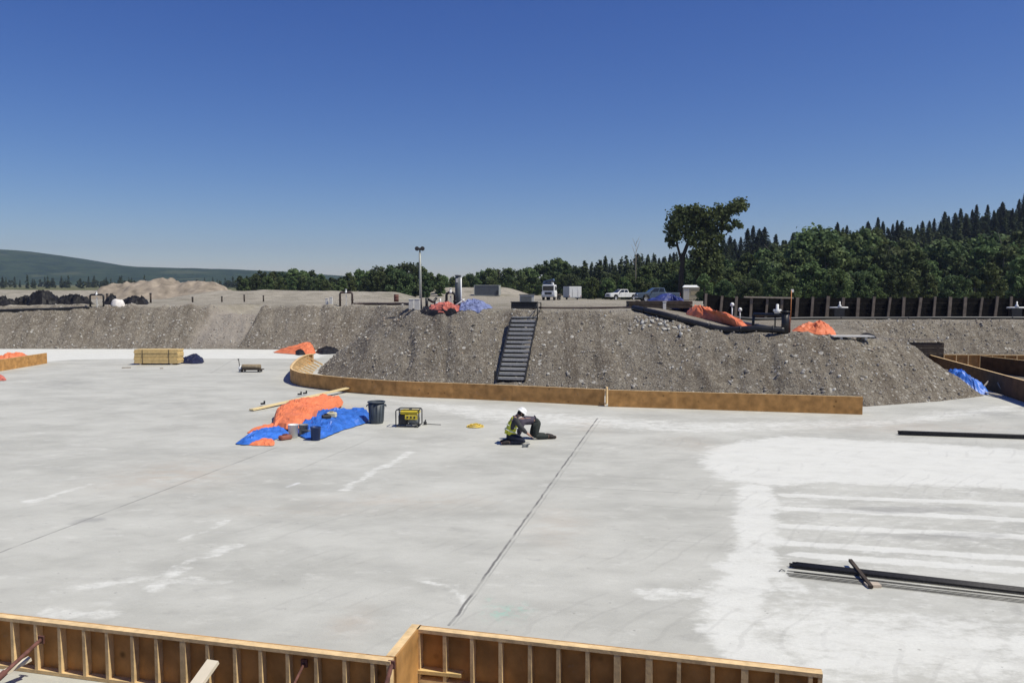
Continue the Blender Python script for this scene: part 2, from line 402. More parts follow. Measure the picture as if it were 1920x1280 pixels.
SKIN = M('skin', (.42, .24, .17), .6, .08, 10)
VEST = M('hi_vis_vest', (.62, .64, .06), .7, .2, 12)
DENIM = M('dark_denim', (.014, .017, .034), .9, .25, 16)
SHIRT = M('grey_violet_shirt', (.072, .062, .085), .9, .3, 16)
OLIVE = M('olive_trousers', (.035, .042, .038), .9, .25, 14)
BOOT = M('boot_leather', (.028, .022, .02), .7, .2, 12)
HAIR = M('dark_hair', (.018, .014, .012), .8, .2, 20)
BARK = M('bark', (.035, .028, .023), .9, .3, 4, .3, 12)
LEAF = leaf_material('leaf_green', (.048, .078, .028), (.182, .232, .092))
LEAFDK = leaf_material('leaf_deep_green', (.038, .062, .026), (.136, .176, .076))
NEEDLE = leaf_material('needle_green', (.010, .018, .012), (.040, .058, .032), .02)

# ------------------------------------------------------------------ object helpers
def tag(o, label=None, cat=None, group=None, kind=None):
    if label: o['label'] = label
    if cat: o['category'] = cat
    if group: o['group'] = group
    if kind: o['kind'] = kind
    return o
def thing(name, label, cat, loc=(0, 0, 0), rz=0.0, group=None):
    o = bpy.data.objects.new(name, None); COL.objects.link(o)
    o.empty_display_size = .2
    o.location = loc; o.rotation_euler = (0, 0, rz)
    return tag(o, label, cat, group)
def xf(o):
    m = Matrix.Translation(o.location) @ o.rotation_euler.to_matrix().to_4x4()
    return xf(o.parent) @ m if o.parent else m
def copy_tree(o, parent=None):
    c = o.copy(); COL.objects.link(c); c.parent = parent
    for ch in list(o.children): copy_tree(ch, c)
    return c
class MB:
    def __init__(s): s.v = []; s.f = []; s.sm = []
    def add(s, vs, fs, smooth=False):
        k = len(s.v); s.v += [tuple(q) for q in vs]; s.f += [tuple(i + k for i in f) for f in fs]; s.sm += [smooth] * len(fs)
        return s
    def box(s, c, d, rz=0.0, rot=None):
        m = rot or Matrix.Rotation(rz, 3, 'Z'); c = Vector(c); x, y, z = d[0] / 2, d[1] / 2, d[2] / 2
        vs = [c + m @ Vector(q) for q in ((-x, -y, -z), (x, -y, -z), (x, y, -z), (-x, y, -z), (-x, -y, z), (x, -y, z), (x, y, z), (-x, y, z))]
        return s.add(vs, [(0, 3, 2, 1), (4, 5, 6, 7), (0, 1, 5, 4), (1, 2, 6, 5), (2, 3, 7, 6), (3, 0, 4, 7)])
    def bar(s, p, q, wd, ht, up=(0, 0, 1)):
        p = Vector(p); q = Vector(q); d = (q - p); L = d.length; d.normalize()
        sd_ = d.cross(Vector(up))
        if sd_.length < 1e-4: sd_ = Vector((1, 0, 0))
        sd_.normalize(); u = sd_.cross(d)
        rot = Matrix((d, -sd_, u)).transposed() if False else Matrix((d, sd_ * -1, u)).transposed()
        return s.box((p + q) / 2, (L, wd, ht), rot=rot)
    def tube(s, pts, r, n=8, cap=True):
        pts = [Vector(p) for p in pts]; rs = r if isinstance(r, (list, tuple)) else [r] * len(pts)
        vs = []; prev = None
        for i, p in enumerate(pts):
            d = (pts[min(i + 1, len(pts) - 1)] - pts[max(i - 1, 0)]).normalized()
            a = prev if prev is not None else (Vector((0, 0, 1)) if abs(d.z) < .9 else Vector((1, 0, 0)))
            a = (a - d * a.dot(d))
            if a.length < 1e-5: a = d.orthogonal()
            a.normalize(); prev = a; b = d.cross(a)
            for k in range(n):
                t = 2 * math.pi * k / n
                vs.append(p + (a * math.cos(t) + b * math.sin(t)) * rs[i])
        fs = [(i * n + k, i * n + (k + 1) % n, (i + 1) * n + (k + 1) % n, (i + 1) * n + k) for i in range(len(pts) - 1) for k in range(n)]
        s.add(vs, fs, True)
        if cap:
            k0 = len(s.v) - len(vs)
            s.f += [tuple(k0 + k for k in reversed(range(n))), tuple(k0 + (len(pts) - 1) * n + k for k in range(n))]; s.sm += [False, False]
        return s
    def lathe(s, c, prof, n=20, axis='z'):
        c = Vector(c); vs = []
        for r, z in prof:
            for k in range(n):
                t = 2 * math.pi * k / n
                q = (r * math.cos(t), r * math.sin(t), z)
                if axis == 'y': q = (q[0], q[2], q[1])
                if axis == 'x': q = (q[2], q[0], q[1])
                vs.append(c + Vector(q))
        fs = [(i * n + k, i * n + (k + 1) % n, (i + 1) * n + (k + 1) % n, (i + 1) * n + k) for i in range(len(prof) - 1) for k in range(n)]
        return s.add(vs, fs, True)
    def prism(s, prof, y0, y1, y0b=None):
        """side profile (x,z) extruded along y"""
        n = len(prof)
        vs = [(x, y0, z) for x, z in prof] + [(x, y1, z) for x, z in prof]
        fs = [(i, (i + 1) % n, n + (i + 1) % n, n + i) for i in range(n)] + [tuple(reversed(range(n))), tuple(range(n, 2 * n))]
        return s.add(vs, fs)
    def loft(s, a, b, smooth=False):
        n = len(a)
        return s.add(list(a) + list(b), [(i, (i + 1) % n, n + (i + 1) % n, n + i) for i in range(n)] + [tuple(reversed(range(n))), tuple(range(n, 2 * n))], smooth)
    def build(s, name, mat, parent=None, world=False, bevel=0.0, origin=None):
        me = bpy.data.meshes.new(name)
        vs = s.v
        if world and parent:
            mi = xf(parent).inverted(); vs = [tuple(mi @ Vector(q)) for q in vs]
        loc = (0, 0, 0)
        if not parent and origin is None:
            a = np.array(vs); loc = ((a[:, 0].min() + a[:, 0].max()) / 2, (a[:, 1].min() + a[:, 1].max()) / 2, a[:, 2].min())
            vs = [tuple(q) for q in (a - np.array(loc))]
        me.from_pydata(vs, [], s.f); me.polygons.foreach_set('use_smooth', s.sm)
        bm = bmesh.new(); bm.from_mesh(me)
        bmesh.ops.recalc_face_normals(bm, faces=bm.faces)
        if bevel:
            es = [e for e in bm.edges if len(e.link_faces) == 2 and e.calc_face_angle(0) > .5]
            bmesh.ops.bevel(bm, geom=es, offset=bevel, segments=1, affect='EDGES', profile=.5)
        bm.to_mesh(me); bm.free()
        me.materials.append(mat)
        o = bpy.data.objects.new(name, me); COL.objects.link(o)
        o.location = loc
        if parent: o.parent = parent
        return o
def np_mesh(name, V, Q, mat, smooth=False, tri=False):
    k = Q.shape[1]
    me = bpy.data.meshes.new(name)
    me.vertices.add(len(V)); me.vertices.foreach_set('co', np.asarray(V, np.float32).ravel())
    me.loops.add(Q.size); me.loops.foreach_set('vertex_index', np.asarray(Q, np.int32).ravel())
    me.polygons.add(len(Q)); me.polygons.foreach_set('loop_start', np.arange(0, Q.size, k, dtype=np.int32))
    me.polygons.foreach_set('loop_total', np.full(len(Q), k, np.int32))
    me.polygons.foreach_set('use_smooth', np.full(len(Q), smooth))
    me.update(calc_edges=True); me.validate()
    me.materials.append(mat)
    return me
def link(name, me, parent=None, loc=(0, 0, 0)):
    o = bpy.data.objects.new(name, me); COL.objects.link(o); o.location = loc
    if parent: o.parent = parent
    return o
def vcol(me, name, arr):
    a = me.attributes.new(name, 'FLOAT_COLOR', 'POINT')
    c = np.ones((len(me.vertices), 4), np.float32); c[:, :arr.shape[1]] = arr
    a.data.foreach_set('color', c.ravel())
def grid_quads(nx, ny):
    i = np.arange(nx - 1)[None, :] + nx * np.arange(ny - 1)[:, None]
    return np.stack([i, i + 1, i + nx + 1, i + nx], -1).reshape(-1, 4)
def grow(a, b, st, k):
    out = []; x = a; s_ = st; sgn = 1 if b > a else -1
    while (b - x) * sgn > 0:
        x += sgn * s_; s_ *= k; out.append(x)
    return out

# ------------------------------------------------------------------ setting: ground
xs = np.array(sorted(grow(-46, -3200, .2, 1.09)) + list(np.arange(-46, 40, .125)) + grow(40, 2600, .2, 1.09))
ys = np.array(sorted(grow(27, -60, .25, 1.2)) + list(np.arange(27, 68, .125)) + grow(68, 4200, .2, 1.06))
X, Y = np.meshgrid(xs, ys)
Z = height(X, Y)
TV = np.stack([X.ravel(), Y.ravel(), Z.ravel()], 1)
me = np_mesh('ground', TV, grid_quads(len(xs), len(ys)), earth_material(), True)
dd = pit_dist(X, Y); tt = dd / (1.28 * plateau(X, Y))
wob = .16 * (fbm(X * .9, Y * .9, 31) - .5)
dry = sstep(.93, 1.12, tt + wob) * (0.62 + .38 * sstep(44, 66, Y)) * np.where((X > 6) & (Y < 52), .62, 1)
dry = np.maximum(dry, sstep(70, 80, Y))
grs = sstep(250, 330, Y + 60 * (fbm(X * .01, Y * .01, 41) - .5)) + sstep(130, 165, Y) * sstep(5, 30, X)
cx = -21.4 + (Y - 60) * 0.16
rmp = sstep(-2.4, -1.4, X - cx + .5 * (fbm(X, Y, 43) - .5)) * (1 - sstep(1.6, 1.9, X - cx)) * sstep(58.5, 60.5, Y) * (1 - sstep(64, 67, Y))
vcol(me, 'surface', np.stack([dry.ravel(), np.clip(grs, 0, 1).ravel(), rmp.ravel()], 1))
tag(link('ground', me), kind='structure')

# ------------------------------------------------------------------ setting: concrete slab
sx = np.array(sorted(grow(-13, -75, .12, 1.012)) + list(np.arange(-13, 13, .09)) + grow(13, 62, .12, 1.012))
sy = np.array(list(np.arange(6, 19, .07)) + list(np.arange(19, 34, .12)) + list(np.arange(34, 64.5, .25)))
SX, SY = np.meshgrid(sx, sy)
px, py = SX, SY
def seg_d(x, y, a, b):
    dx, dy = b[0] - a[0], b[1] - a[1]
    t = np.clip(((x - a[0]) * dx + (y - a[1]) * dy) / (dx * dx + dy * dy), 0, 1)
    return np.hypot(x - a[0] - t * dx, y - a[1] - t * dy)
white = np.zeros_like(SX); dark = np.zeros_like(SX); brown = np.zeros_like(SX); green = np.zeros_like(SX)
SX0, SY0 = SX, SY
SX = SX + .40 * (fbm(SX0 * .8, SY0 * .8, 81, 4) - .5) * 1.3 + .20 * (fbm(SX0 * 3.5, SY0 * 3.5, 82, 3) - .5); SY = SY + .26 * (fbm(SX0 * .7, SY0 * .9, 83, 4) - .5) * 1.3 + .24 * (fbm(SX0 * 3, SY0 * 3.5, 84, 3) - .5)
def pp(u, v): return tuple(P(u, v)[:2])
def poly_mask(pts, soft):
    pts = [pp(*q) for q in pts]; best = np.full(SX.shape, 1e9); ins = np.zeros(SX.shape, bool)
    for i in range(len(pts)):
        a, b = pts[i], pts[(i + 1) % len(pts)]
        best = np.minimum(best, seg_d(SX, SY, a, b))
        if a[1] != b[1]:
            ins ^= ((a[1] > SY) != (b[1] > SY)) & (SX < (b[0] - a[0]) * (SY - a[1]) / (b[1] - a[1]) + a[0])
    return sstep(-soft, soft, np.where(ins, best, -best))
def stroke(arr, pts, hw, val):
    pts = [pp(*q) for q in pts]
    d = np.min([seg_d(SX, SY, pts[i], pts[i + 1]) for i in range(len(pts) - 1)], 0)
    np.maximum(arr, val * (1 - sstep(hw * .35, hw * 1.5, d)), out=arr)
def blob(arr, u, v, ru, rv, val):
    c = P(u, v); ex = abs(P(u + ru, v).x - c.x); ey = abs(P(u, v - rv).y - P(u, v + rv).y) / 2
    np.maximum(arr, val * np.exp(-(((SX - c.x) / ex) ** 2 + ((SY - c.y) / ey) ** 2)), out=arr)
# pale new strip along the far bank and pale dusty fields on the right
white = np.maximum(white, 1.0 * poly_mask([(-400, 652), (645, 656), (590, 672), (300, 672), (130, 674), (-60, 690), (-400, 700)], .5))
white = np.maximum(white, .80 * poly_mask([(1318, 838), (1460, 815), (1700, 828), (2050, 850), (2050, 925), (1560, 905), (1440, 912), (1350, 898), (1305, 868)], .6))
for L_ in ([(1410, 915), (1425, 985), (1400, 1050), (1370, 1110), (1365, 1190), (1420, 1240)],):
    stroke(white, L_, .45, .66)
stroke(white, [(1345, 1090), (1300, 1110), (1215, 1112)], .25, .5)
stroke(white, [(1400, 1060), (1450, 1080), (1480, 1110)], .35, .5)
white = np.maximum(white, .60 * poly_mask([(1330, 1130), (1500, 1125), (1930, 1165), (2200, 1230), (2200, 1300), (1450, 1300), (1380, 1180)], .9))
_keep = (SX, SY); SX = SX0 + .10 * (SX - SX0); SY = SY0 + .28 * (SY - SY0)
for a, b in (((1470, 928), (2000, 948)), ((1465, 952), (2000, 978)), ((1470, 985), (2000, 1010)), ((1480, 1018), (2000, 1052)), ((1500, 1040), (2000, 1075))):
    stroke(white, [a, b], .16, .88)
SX, SY = _keep
white = np.maximum(white, .30 * poly_mask([(1400, 900), (2100, 900), (2300, 1300), (1380, 1300)], 1.2))
stroke(white, [(642, 918), (700, 885), (770, 848)], .16, .52)
stroke(white, [(275, 1100), (340, 1070), (440, 1022)], .16, .47)
stroke(white, [(360, 1010), (430, 975)], .12, .44)
stroke(white, [(60, 940), (170, 908)], .16, .5)
stroke(white, [(120, 1110), (260, 1085), (420, 1090)], .2, .42)
stroke(white, [(780, 1090), (850, 1100), (862, 1140)], .10, .5)
stroke(white, [(90, 1150), (200, 1158)], .2, .5)
white = np.maximum(white, .5 * poly_mask([(700, 745), (1000, 770), (1300, 790), (1650, 785), (1930, 750), (1930, 770), (1680, 800), (1300, 815), (900, 790)], .8))
stroke(dark, [(1320, 1000), (1390, 990)], .6, .35)
for q in ((175, 975, 40, 10, .8), (470, 1105, 80, 18, .45), (120, 720, 120, 16, .55), (330, 760, 160, 14, .5), (700, 990, 200, 30, .4), (1700, 955, 240, 10, .75), (1750, 1005, 240, 9, .7), (1650, 1085, 200, 18, .6), (1500, 1000, 60, 60, .4),
          (1870, 775, 90, 12, .6), (1180, 880, 90, 16, .4), (560, 870, 120, 14, .4), (1850, 1120, 90, 20, .5), (820, 1020, 90, 40, .35), (80, 850, 120, 20, .4)):
    blob(dark, *q)
for q in ((330, 890, 110, 26, .75), (1045, 985, 60, 40, .45), (660, 1170, 40, 30, .6), (760, 940, 170, 14, .5), (1290, 830, 50, 14, .4), (1700, 800, 200, 12, .5), (1110, 800, 30, 12, .6), (560, 960, 160, 10, .35)):
    blob(brown, *q)
blob(green, 945, 1148, 34, 14, 1.0); blob(green, 985, 1138, 16, 10, .8); blob(green, 925, 1125, 10, 8, .6)
SV = np.stack([SX0.ravel(), SY0.ravel(), np.zeros(SX.size)], 1)
DKC = (.15, .145, .135)
lines = [(pp(1120, 784), pp(843, 1172), .020, .95, DKC), (pp(1128, 784), pp(851, 1172), .012, .35, DKC), (pp(-60, 1058), pp(520, 838), .020, .6, DKC), (pp(395, 700), pp(440, 672), .03, .3, DKC),
         (pp(1065, 912), pp(1400, 930), .011, .7, DKC), (pp(1130, 892), pp(1330, 902), .010, .5, DKC), (pp(1205, 946), pp(1345, 956), .010, .5, DKC), (pp(1215, 920), pp(1300, 925), .010, .4, DKC),
         (pp(1240, 1012), pp(1380, 1022), .009, .4, DKC), (pp(1070, 855), pp(1290, 862), .012, .45, DKC), (pp(1280, 985), pp(1390, 992), .009, .4, DKC),
         (pp(560, 905), pp(540, 912), .05, .8, (.72, .72, .70)), (pp(1128, 784), pp(1300, 800), .02, .3, DKC), (pp(430, 790), pp(930, 770), .03, .28, DKC), (pp(700, 820), pp(560, 880), .03, .25, DKC)]
me = np_mesh('concrete_slab', SV, grid_quads(len(sx), len(sy)), concrete_material(lines), False)
vcol(me, 'marks', np.stack([white.ravel(), dark.ravel(), brown.ravel()], 1))
vcol(me, 'spots', np.stack([green.ravel(), green.ravel(), green.ravel()], 1))
tag(link('concrete_slab', me), kind='structure')

# ------------------------------------------------------------------ stones on the banks (uncountable)
def stones(n):
    rng = np.random.default_rng(5)
    t = (1 + 5 ** .5) / 2
    ico = np.array([(-1, t, 0), (1, t, 0), (-1, -t, 0), (1, -t, 0), (0, -1, t), (0, 1, t), (0, -1, -t), (0, 1, -t), (t, 0, -1), (t, 0, 1), (-t, 0, -1), (-t, 0, 1)]) / math.sqrt(1 + t * t)
    fc = np.array([(0, 11, 5), (0, 5, 1), (0, 1, 7), (0, 7, 10), (0, 10, 11), (1, 5, 9), (5, 11, 4), (11, 10, 2), (10, 7, 6), (7, 1, 8), (3, 9, 4), (3, 4, 2), (3, 2, 6), (3, 6, 8), (3, 8, 9), (4, 9, 5), (2, 4, 11), (6, 2, 10), (8, 6, 7), (9, 8, 1)])
    cand_x = rng.uniform(-36, 30, n * 10); cand_y = rng.uniform(27, 67, n * 10)
    d = pit_dist(cand_x, cand_y); tq = d / (1.28 * plateau(cand_x, cand_y))
    keep = (d > -.05) & (tq < 1.35) & (rng.uniform(0, 1, n * 10) < np.where(tq < 1.05, 1, .25)) & (rng.uniform(0, 1, n * 10) < .35 + 1.1 * fbm(cand_x * .6, cand_y * .6, 61, 3) - .2)
    cand_x, cand_y = cand_x[keep][:n], cand_y[keep][:n]
    # the cobble line along the shoulder beside the black pipe
    k = 55
    s_ = np.linspace(0, 1, k); a, b = A(1192, crest(1192, -.3)), A(1290, crest(1290, -.35))
    cand_x = np.concatenate([cand_x, a.x + (b.x - a.x) * s_ + rng.normal(0, .15, k)]); cand_y = np.concatenate([cand_y, a.y + (b.y - a.y) * s_ + rng.normal(0, .16, k)])
    m = len(cand_x)
    sz = .022 + .05 * rng.power(.28, m) ** 1.6
    sz *= np.where(rng.uniform(0, 1, m) < .02, 1.7, 1); sz[-k:] = rng.uniform(.035, .10, k)
    z = height(cand_x, cand_y)
    V = ico[None] * (1 + .35 * (rng.uniform(0, 1, (m, 12, 1)) - .5)) * sz[:, None, None] * rng.uniform(.65, 1.35, (m, 1, 3))
    V = V + np.stack([cand_x, cand_y, z + sz * .25], 1)[:, None, :]
    Q = (fc[None] + 12 * np.arange(m)[:, None, None]).reshape(-1, 3)
    mt = bpy.data.materials.new('stone'); mt.use_nodes = True
    nn = mt.node_tree.nodes; ll = mt.node_tree.links; b_ = nn['Principled BSDF']; b_.inputs['Roughness'].default_value = .9
    at = nn.new('ShaderNodeAttribute'); at.attribute_name = 'tone'
    tc = nn.new('ShaderNodeTexCoord')
    cc = nmix(nn, ll, nrange(nn, ll, nnoise(nn, ll, tc.outputs['Object'], 20, 3), .3, .7, 0, .35), at.outputs['Color'], (.2, .18, .15))
    ll.new(cc, b_.inputs['Base Color'])
    me = np_mesh('slope_stones', V.reshape(-1, 3), Q, mt)
    base = np.array([(.26, .23, .19), (.34, .31, .27), (.45, .42, .375), (.62, .60, .54), (.32, .25, .19)])
    pick = rng.choice(5, m, p=(.32, .30, .20, .12, .06)); pick[-k:] = rng.choice((2, 3), k)
    c = base[pick] * rng.uniform(.8, 1.15, (m, 1))
    vcol(me, 'tone', np.repeat(c, 12, 0))
    tag(link('slope_stones', me), 'grey and pale stones strewn over the gravel banks', 'stones', kind='stuff')
stones(11000)

# ------------------------------------------------------------------ setting: far hills
def hills():
    U = np.array([-900, -300, 0, 40, 100, 170, 250, 330, 450, 560, 700, 900, 1150])
    Vv = np.array([455, 462, 468, 470, 479, 492, 500, 502.5, 505.5, 512, 522, 535, 544])
    yr = 2600.0
    hx = np.linspace(-3100, 200, 180); hy = np.concatenate([np.linspace(1700, yr, 26), np.linspace(yr + 60, 3900, 10)])
    HX, HY = np.meshgrid(hx, hy)
    uu = HX / yr * F + 960
    top = 4.2 + (HZ - np.interp(uu, U, Vv)) / F * yr
    prof = sstep(1700, yr, HY) ** .8 * (1 - .6 * sstep(yr, 3900, HY))
    HZz = 6 + (top - 6) * prof + 10 * (fbm(HX * .006, HY * .006, 71) - .5) * sstep(1700, 2000, HY) * (HY < yr - 10)
    m = bpy.data.materials.new('forested_hill'); m.use_nodes = True
    n = m.node_tree.nodes; l = m.node_tree.links; b = n['Principled BSDF']; b.inputs['Roughness'].default_value = 1; b.inputs['Specular IOR Level'].default_value = 0
    tc = n.new('ShaderNodeTexCoord'); mp = n.new('ShaderNodeMapping'); mp.inputs['Scale'].default_value = (1, 1.2, 3); l.new(tc.outputs['Object'], mp.inputs[0])
    c = nmix(n, l, nrange(n, l, nnoise(n, l, mp.outputs[0], .02, 8, .7), .35, .65), (.020, .042, .026), (.055, .088, .042))
    c = nmix(n, l, nmath(n, l, 'MULTIPLY', nrange(n, l, nnoise(n, l, mp.outputs[0], .0045, 5, .5), .58, .64), .75), c, (.10, .12, .065))
    l.new(c, b.inputs['Base Color'])
    bp = n.new('ShaderNodeBump'); bp.inputs['Strength'].default_value = 1; bp.inputs['Distance'].default_value = 14
    l.new(nnoise(n, l, mp.outputs[0], .05, 6, .7), bp.inputs['Height']); l.new(bp.outputs[0], b.inputs['Normal'])
    me = np_mesh('hills', np.stack([HX.ravel(), HY.ravel(), HZz.ravel()], 1), grid_quads(180, 36), m, True)
    tag(link('hills', me), kind='structure')
hills()

# ------------------------------------------------------------------ trees
def quads_from(C, N, S, rng, aspect=1.0):
    """square leaf clumps at C with normals N and sizes S"""
    N = N / np.linalg.norm(N, axis=1, keepdims=True)
    a = np.cross(N, rng.normal(0, 1, N.shape)); a /= np.linalg.norm(a, axis=1, keepdims=True)
    b = np.cross(N, a)
    S = S[:, None]
    V = np.stack([C - a * S - b * S * .35 * aspect, C + a * S * .25 - b * S * aspect, C + a * S + b * S * .3 * aspect, C - a * S * .2 + b * S * aspect], 1).reshape(-1, 3)
    return V, np.arange(len(V)).reshape(-1, 4)
def broad_crown(seed, h, rx, z0, nb, nl, leaf):
    rng = np.random.default_rng(seed)
    Cs, Ns, Ts, Ss = [], [], [], []
    for i in range(nb):
        zz = rng.uniform(0, 1)
        rr = rx * math.sqrt(max(.12, 1 - ((zz - .45) / .60) ** 2)) * rng.uniform(.25, .98)
        an = rng.uniform(0, 6.283)
        c = np.array((rr * math.cos(an), rr * math.sin(an), z0 + (h - z0) * zz * .95))
        r = rng.uniform(.17, .36) * rx * (1.15 - .25 * zz)
        q = rng.normal(0, 1, (nl, 3)); q /= np.linalg.norm(q, axis=1, keepdims=True)
        rad = r * rng.uniform(.45, 1.12, (nl, 1)) * (1 + .35 * rng.normal(0, 1, (nl, 1)) * (rng.uniform(0, 1, (nl, 1)) < .25))
        Cs.append(c + q * rad * np.array((1, 1, .85))); Ns.append(q + rng.normal(0, .7, q.shape) + np.array((0, 0, .35)))
        tone = rng.uniform(.1, .8)
        Ts.append(np.clip(tone + rng.normal(0, .16, nl), 0, 1)); Ss.append(leaf * rng.uniform(.6, 1.3, nl))
    V, Q = quads_from(np.concatenate(Cs), np.concatenate(Ns), np.concatenate(Ss), rng)
    return V, Q, np.repeat(np.concatenate(Ts), 4)
def cone_crown(seed, h, r, n, leaf, z0=.6):
    rng = np.random.default_rng(seed)
    t = rng.uniform(0, 1, n) ** 1.25
    whorl = np.round(t * 16) / 16 + rng.normal(0, .012, n)
    an = rng.uniform(0, 6.283, n)
    lump = 1 + .35 * np.sin(an * 3 + seed) * np.cos(t * 17 + seed * 2)
    rr = r * (1 - np.clip(whorl, 0, 1)) ** .62 * rng.uniform(.25, 1.05, n) * lump + .06
    z = z0 + (h - z0) * t - rr * .25
    C = np.stack([rr * np.cos(an), rr * np.sin(an), z], 1)
    N = np.stack([np.cos(an) * .5, np.sin(an) * .5, np.full(n, .9)], 1) + rng.normal(0, .35, (n, 3))
    V, Q = quads_from(C, N, leaf * rng.uniform(.6, 1.3, n) * (.62 + .5 * (1 - t)), rng, .55)
    return V, Q, np.repeat(np.clip(rng.uniform(.1, .7) + rng.normal(0, .22, n), 0, 1), 4)
def crown_obj(name, data, mat, parent):
    V, Q, T = data
    me = np_mesh(name, V, Q, mat); a = me.attributes.new('tone', 'FLOAT', 'POINT'); a.data.foreach_set('value', T.astype(np.float32))
    return link(name, me, parent)
def broad_proto(seed, h, rx, z0, mat, nb=44, nl=110, leaf=.24):
    r = thing('broadleaf_tree', 'x', 'tree')
    rng = random.Random(seed)
    tr = MB(); tr.tube([(0, 0, -.4), (.05, 0, h * .3), (rng.uniform(-.3, .3), .1, h * .6), (rng.uniform(-.5, .5), 0, h * .9)], [.17, .14, .09, .03], 7)
    for k in range(6):
        an = rng.uniform(0, 6.28); z = h * rng.uniform(.25, .6); L = rx * rng.uniform(.5, .85)
        tr.tube([(0, 0, z), (L * .5 * math.cos(an), L * .5 * math.sin(an), z + L * .45), (L * math.cos(an), L * math.sin(an), z + L * 1.0)], [.07, .05, .02], 5)
    tr.build('trunk', M('pale_bark', (.16, .145, .12), .9, .3, 4), r)
    crown_obj('crown', broad_crown(seed, h, rx, z0, nb, nl, leaf), mat, r)
    return r
def conifer_proto(seed, h, r_, n=1500, leaf=.42):
    r = thing('spruce_tree', 'x', 'tree')
    MB().tube([(0, 0, -.5), (0, 0, h * .5), (0, 0, h * .98)], [.16, .1, .02], 6).build('trunk', BARK, r)
    crown_obj('crown', cone_crown(seed, h, r_, n, leaf), NEEDLE, r)
    return r
PROTO_B = [broad_proto(101, 8.5, 3.6, .3, LEAF, 52), broad_proto(102, 9.5, 3.0, .4, LEAF), broad_proto(103, 7.5, 4.0, .2, LEAFDK, 54), broad_proto(104, 10.5, 3.1, .5, LEAFDK, 50), broad_proto(105, 8.5, 2.6, .3, LEAF)]
PROTO_C = [conifer_proto(201, 13, 2.3, 1800, .5), conifer_proto(202, 14, 3.6, 2600, .55), conifer_proto(203, 11, 2.0, 1500, .5)]
used = set()
def plant(protos, k, x, y, s, label, group, rz=None, sz=1.0):
    p = protos[k % len(protos)]
    if p in used: o = copy_tree(p)
    else: o = p; used.add(p)
    o.location = (x, y, ground(x, y) - .15); o.rotation_euler = (0, 0, random.uniform(0, 6.28) if rz is None else rz)
    o.scale = (s, s, s * sz)
    o['label'] = label; o['category'] = 'tree'; o['group'] = group
    return o
def X_at(u, y): return (u - 960.0) / F * y
def top_scale(v, y, x, h):
    """scale that brings a tree of height h standing at x, y up to photograph row v"""
    return (H + (HZ - v) / F * y - ground(x, y)) / h
def skyline(pts, u): return float(np.interp(u, [p[0] for p in pts], [p[1] for p in pts]))
PH_B = [8.8, 9.8, 7.9, 10.8, 8.8]; PH_C = [13, 14, 11]
rnd = random.Random(21)
def row(u0, u1, du, y0, y1, sky_pts, label, group, drop=(0, 14), kinds=(0, 1, 2, 3, 4), conif=False):
    u = u0
    while u < u1:
        y = rnd.uniform(y0, y1); k = rnd.choice(kinds); x = X_at(u, y)
        v = skyline(sky_pts, u) + rnd.uniform(*drop)
        hgt_ = (PH_C if conif else PH_B)[k]
        s = top_scale(v, y, x, hgt_)
        if s > .2: plant(PROTO_C if conif else PROTO_B, k, x, y, s if conif else max(s, .45), label, group, sz=1.0)
        u += du * rnd.uniform(.7, 1.3)
SK_L = [(455, 515), (480, 506), (540, 501), (585, 503), (610, 516), (640, 522)]
row(452, 634, 15, 240, 270, SK_L, 'broadleaf tree in the small wood right of the dirt stockpile', 'trees of the left wood', (0, 9))
row(460, 630, 22, 225, 238, SK_L, 'broadleaf tree in the small wood right of the dirt stockpile', 'trees of the left wood', (10, 22))
SK_M = [(636, 522), (650, 508), (690, 499), (730, 493), (770, 487), (800, 497), (822, 508), (840, 516), (870, 514), (880, 505), (930, 497), (970, 503), (1000, 492), (1040, 480), (1070, 492), (1100, 500)]
row(640, 830, 15, 200, 225, SK_M, 'broadleaf tree in the dark clump behind the floodlight pole', 'trees of the middle clump', (0, 8))
row(642, 830, 24, 188, 200, SK_M, 'broadleaf tree in the dark clump behind the floodlight pole', 'trees of the middle clump', (10, 24))
row(832, 1100, 16, 228, 250, SK_M, 'broadleaf tree in the wood behind the grey container and the boom truck', 'trees behind the container', (0, 8))
row(870, 1100, 26, 222, 232, SK_M, 'broadleaf tree in the wood behind the grey container and the boom truck', 'trees behind the container', (12, 28))
SK_R = [(1080, 512), (1150, 505), (1200, 498), (1260, 480), (1330, 470), (1400, 470), (1450, 455), (1500, 440), (1530, 415), (1560, 428), (1620, 425), (1680, 435), (1730, 445), (1800, 440), (1850, 428), (1930, 412), (2100, 400)]
row(1090, 2040, 24, 172, 190, SK_R, 'leafy tree in the dense right wood behind the shoring wall', 'trees of the right wood', (0, 16))
row(1100, 2040, 27, 160, 172, SK_R, 'leafy tree in the dense right wood behind the shoring wall', 'trees of the right wood', (22, 48))
row(1320, 2040, 40, 120, 135, SK_R, 'leafy tree at the near edge of the wood just behind the shoring wall', 'trees at the near wood edge', (52, 88))
row(1110, 1330, 26, 155, 160, [(1000, 525), (1400, 525)], 'low leafy tree behind the parked pickups', 'low trees behind the pickups', (0, 14))
SK_C = [(1075, 492), (1140, 480), (1200, 468), (1240, 458), (1300, 462), (1380, 430), (1420, 418), (1450, 435), (1520, 425), (1570, 412), (1640, 405), (1690, 405), (1720, 410), (1790, 388), (1850, 378), (1930, 358), (2050, 340)]
row(1080, 2010, 10, 300, 350, SK_C, 'dark spruce on the ridge against the sky above the right wood', 'spruces along the ridge', (0, 26), (0, 1, 2), True)
row(1100, 2010, 17, 270, 300, SK_C, 'dark spruce on the hillside just below the ridge skyline', 'spruces below the ridge', (18, 45), (0, 1, 2), True)
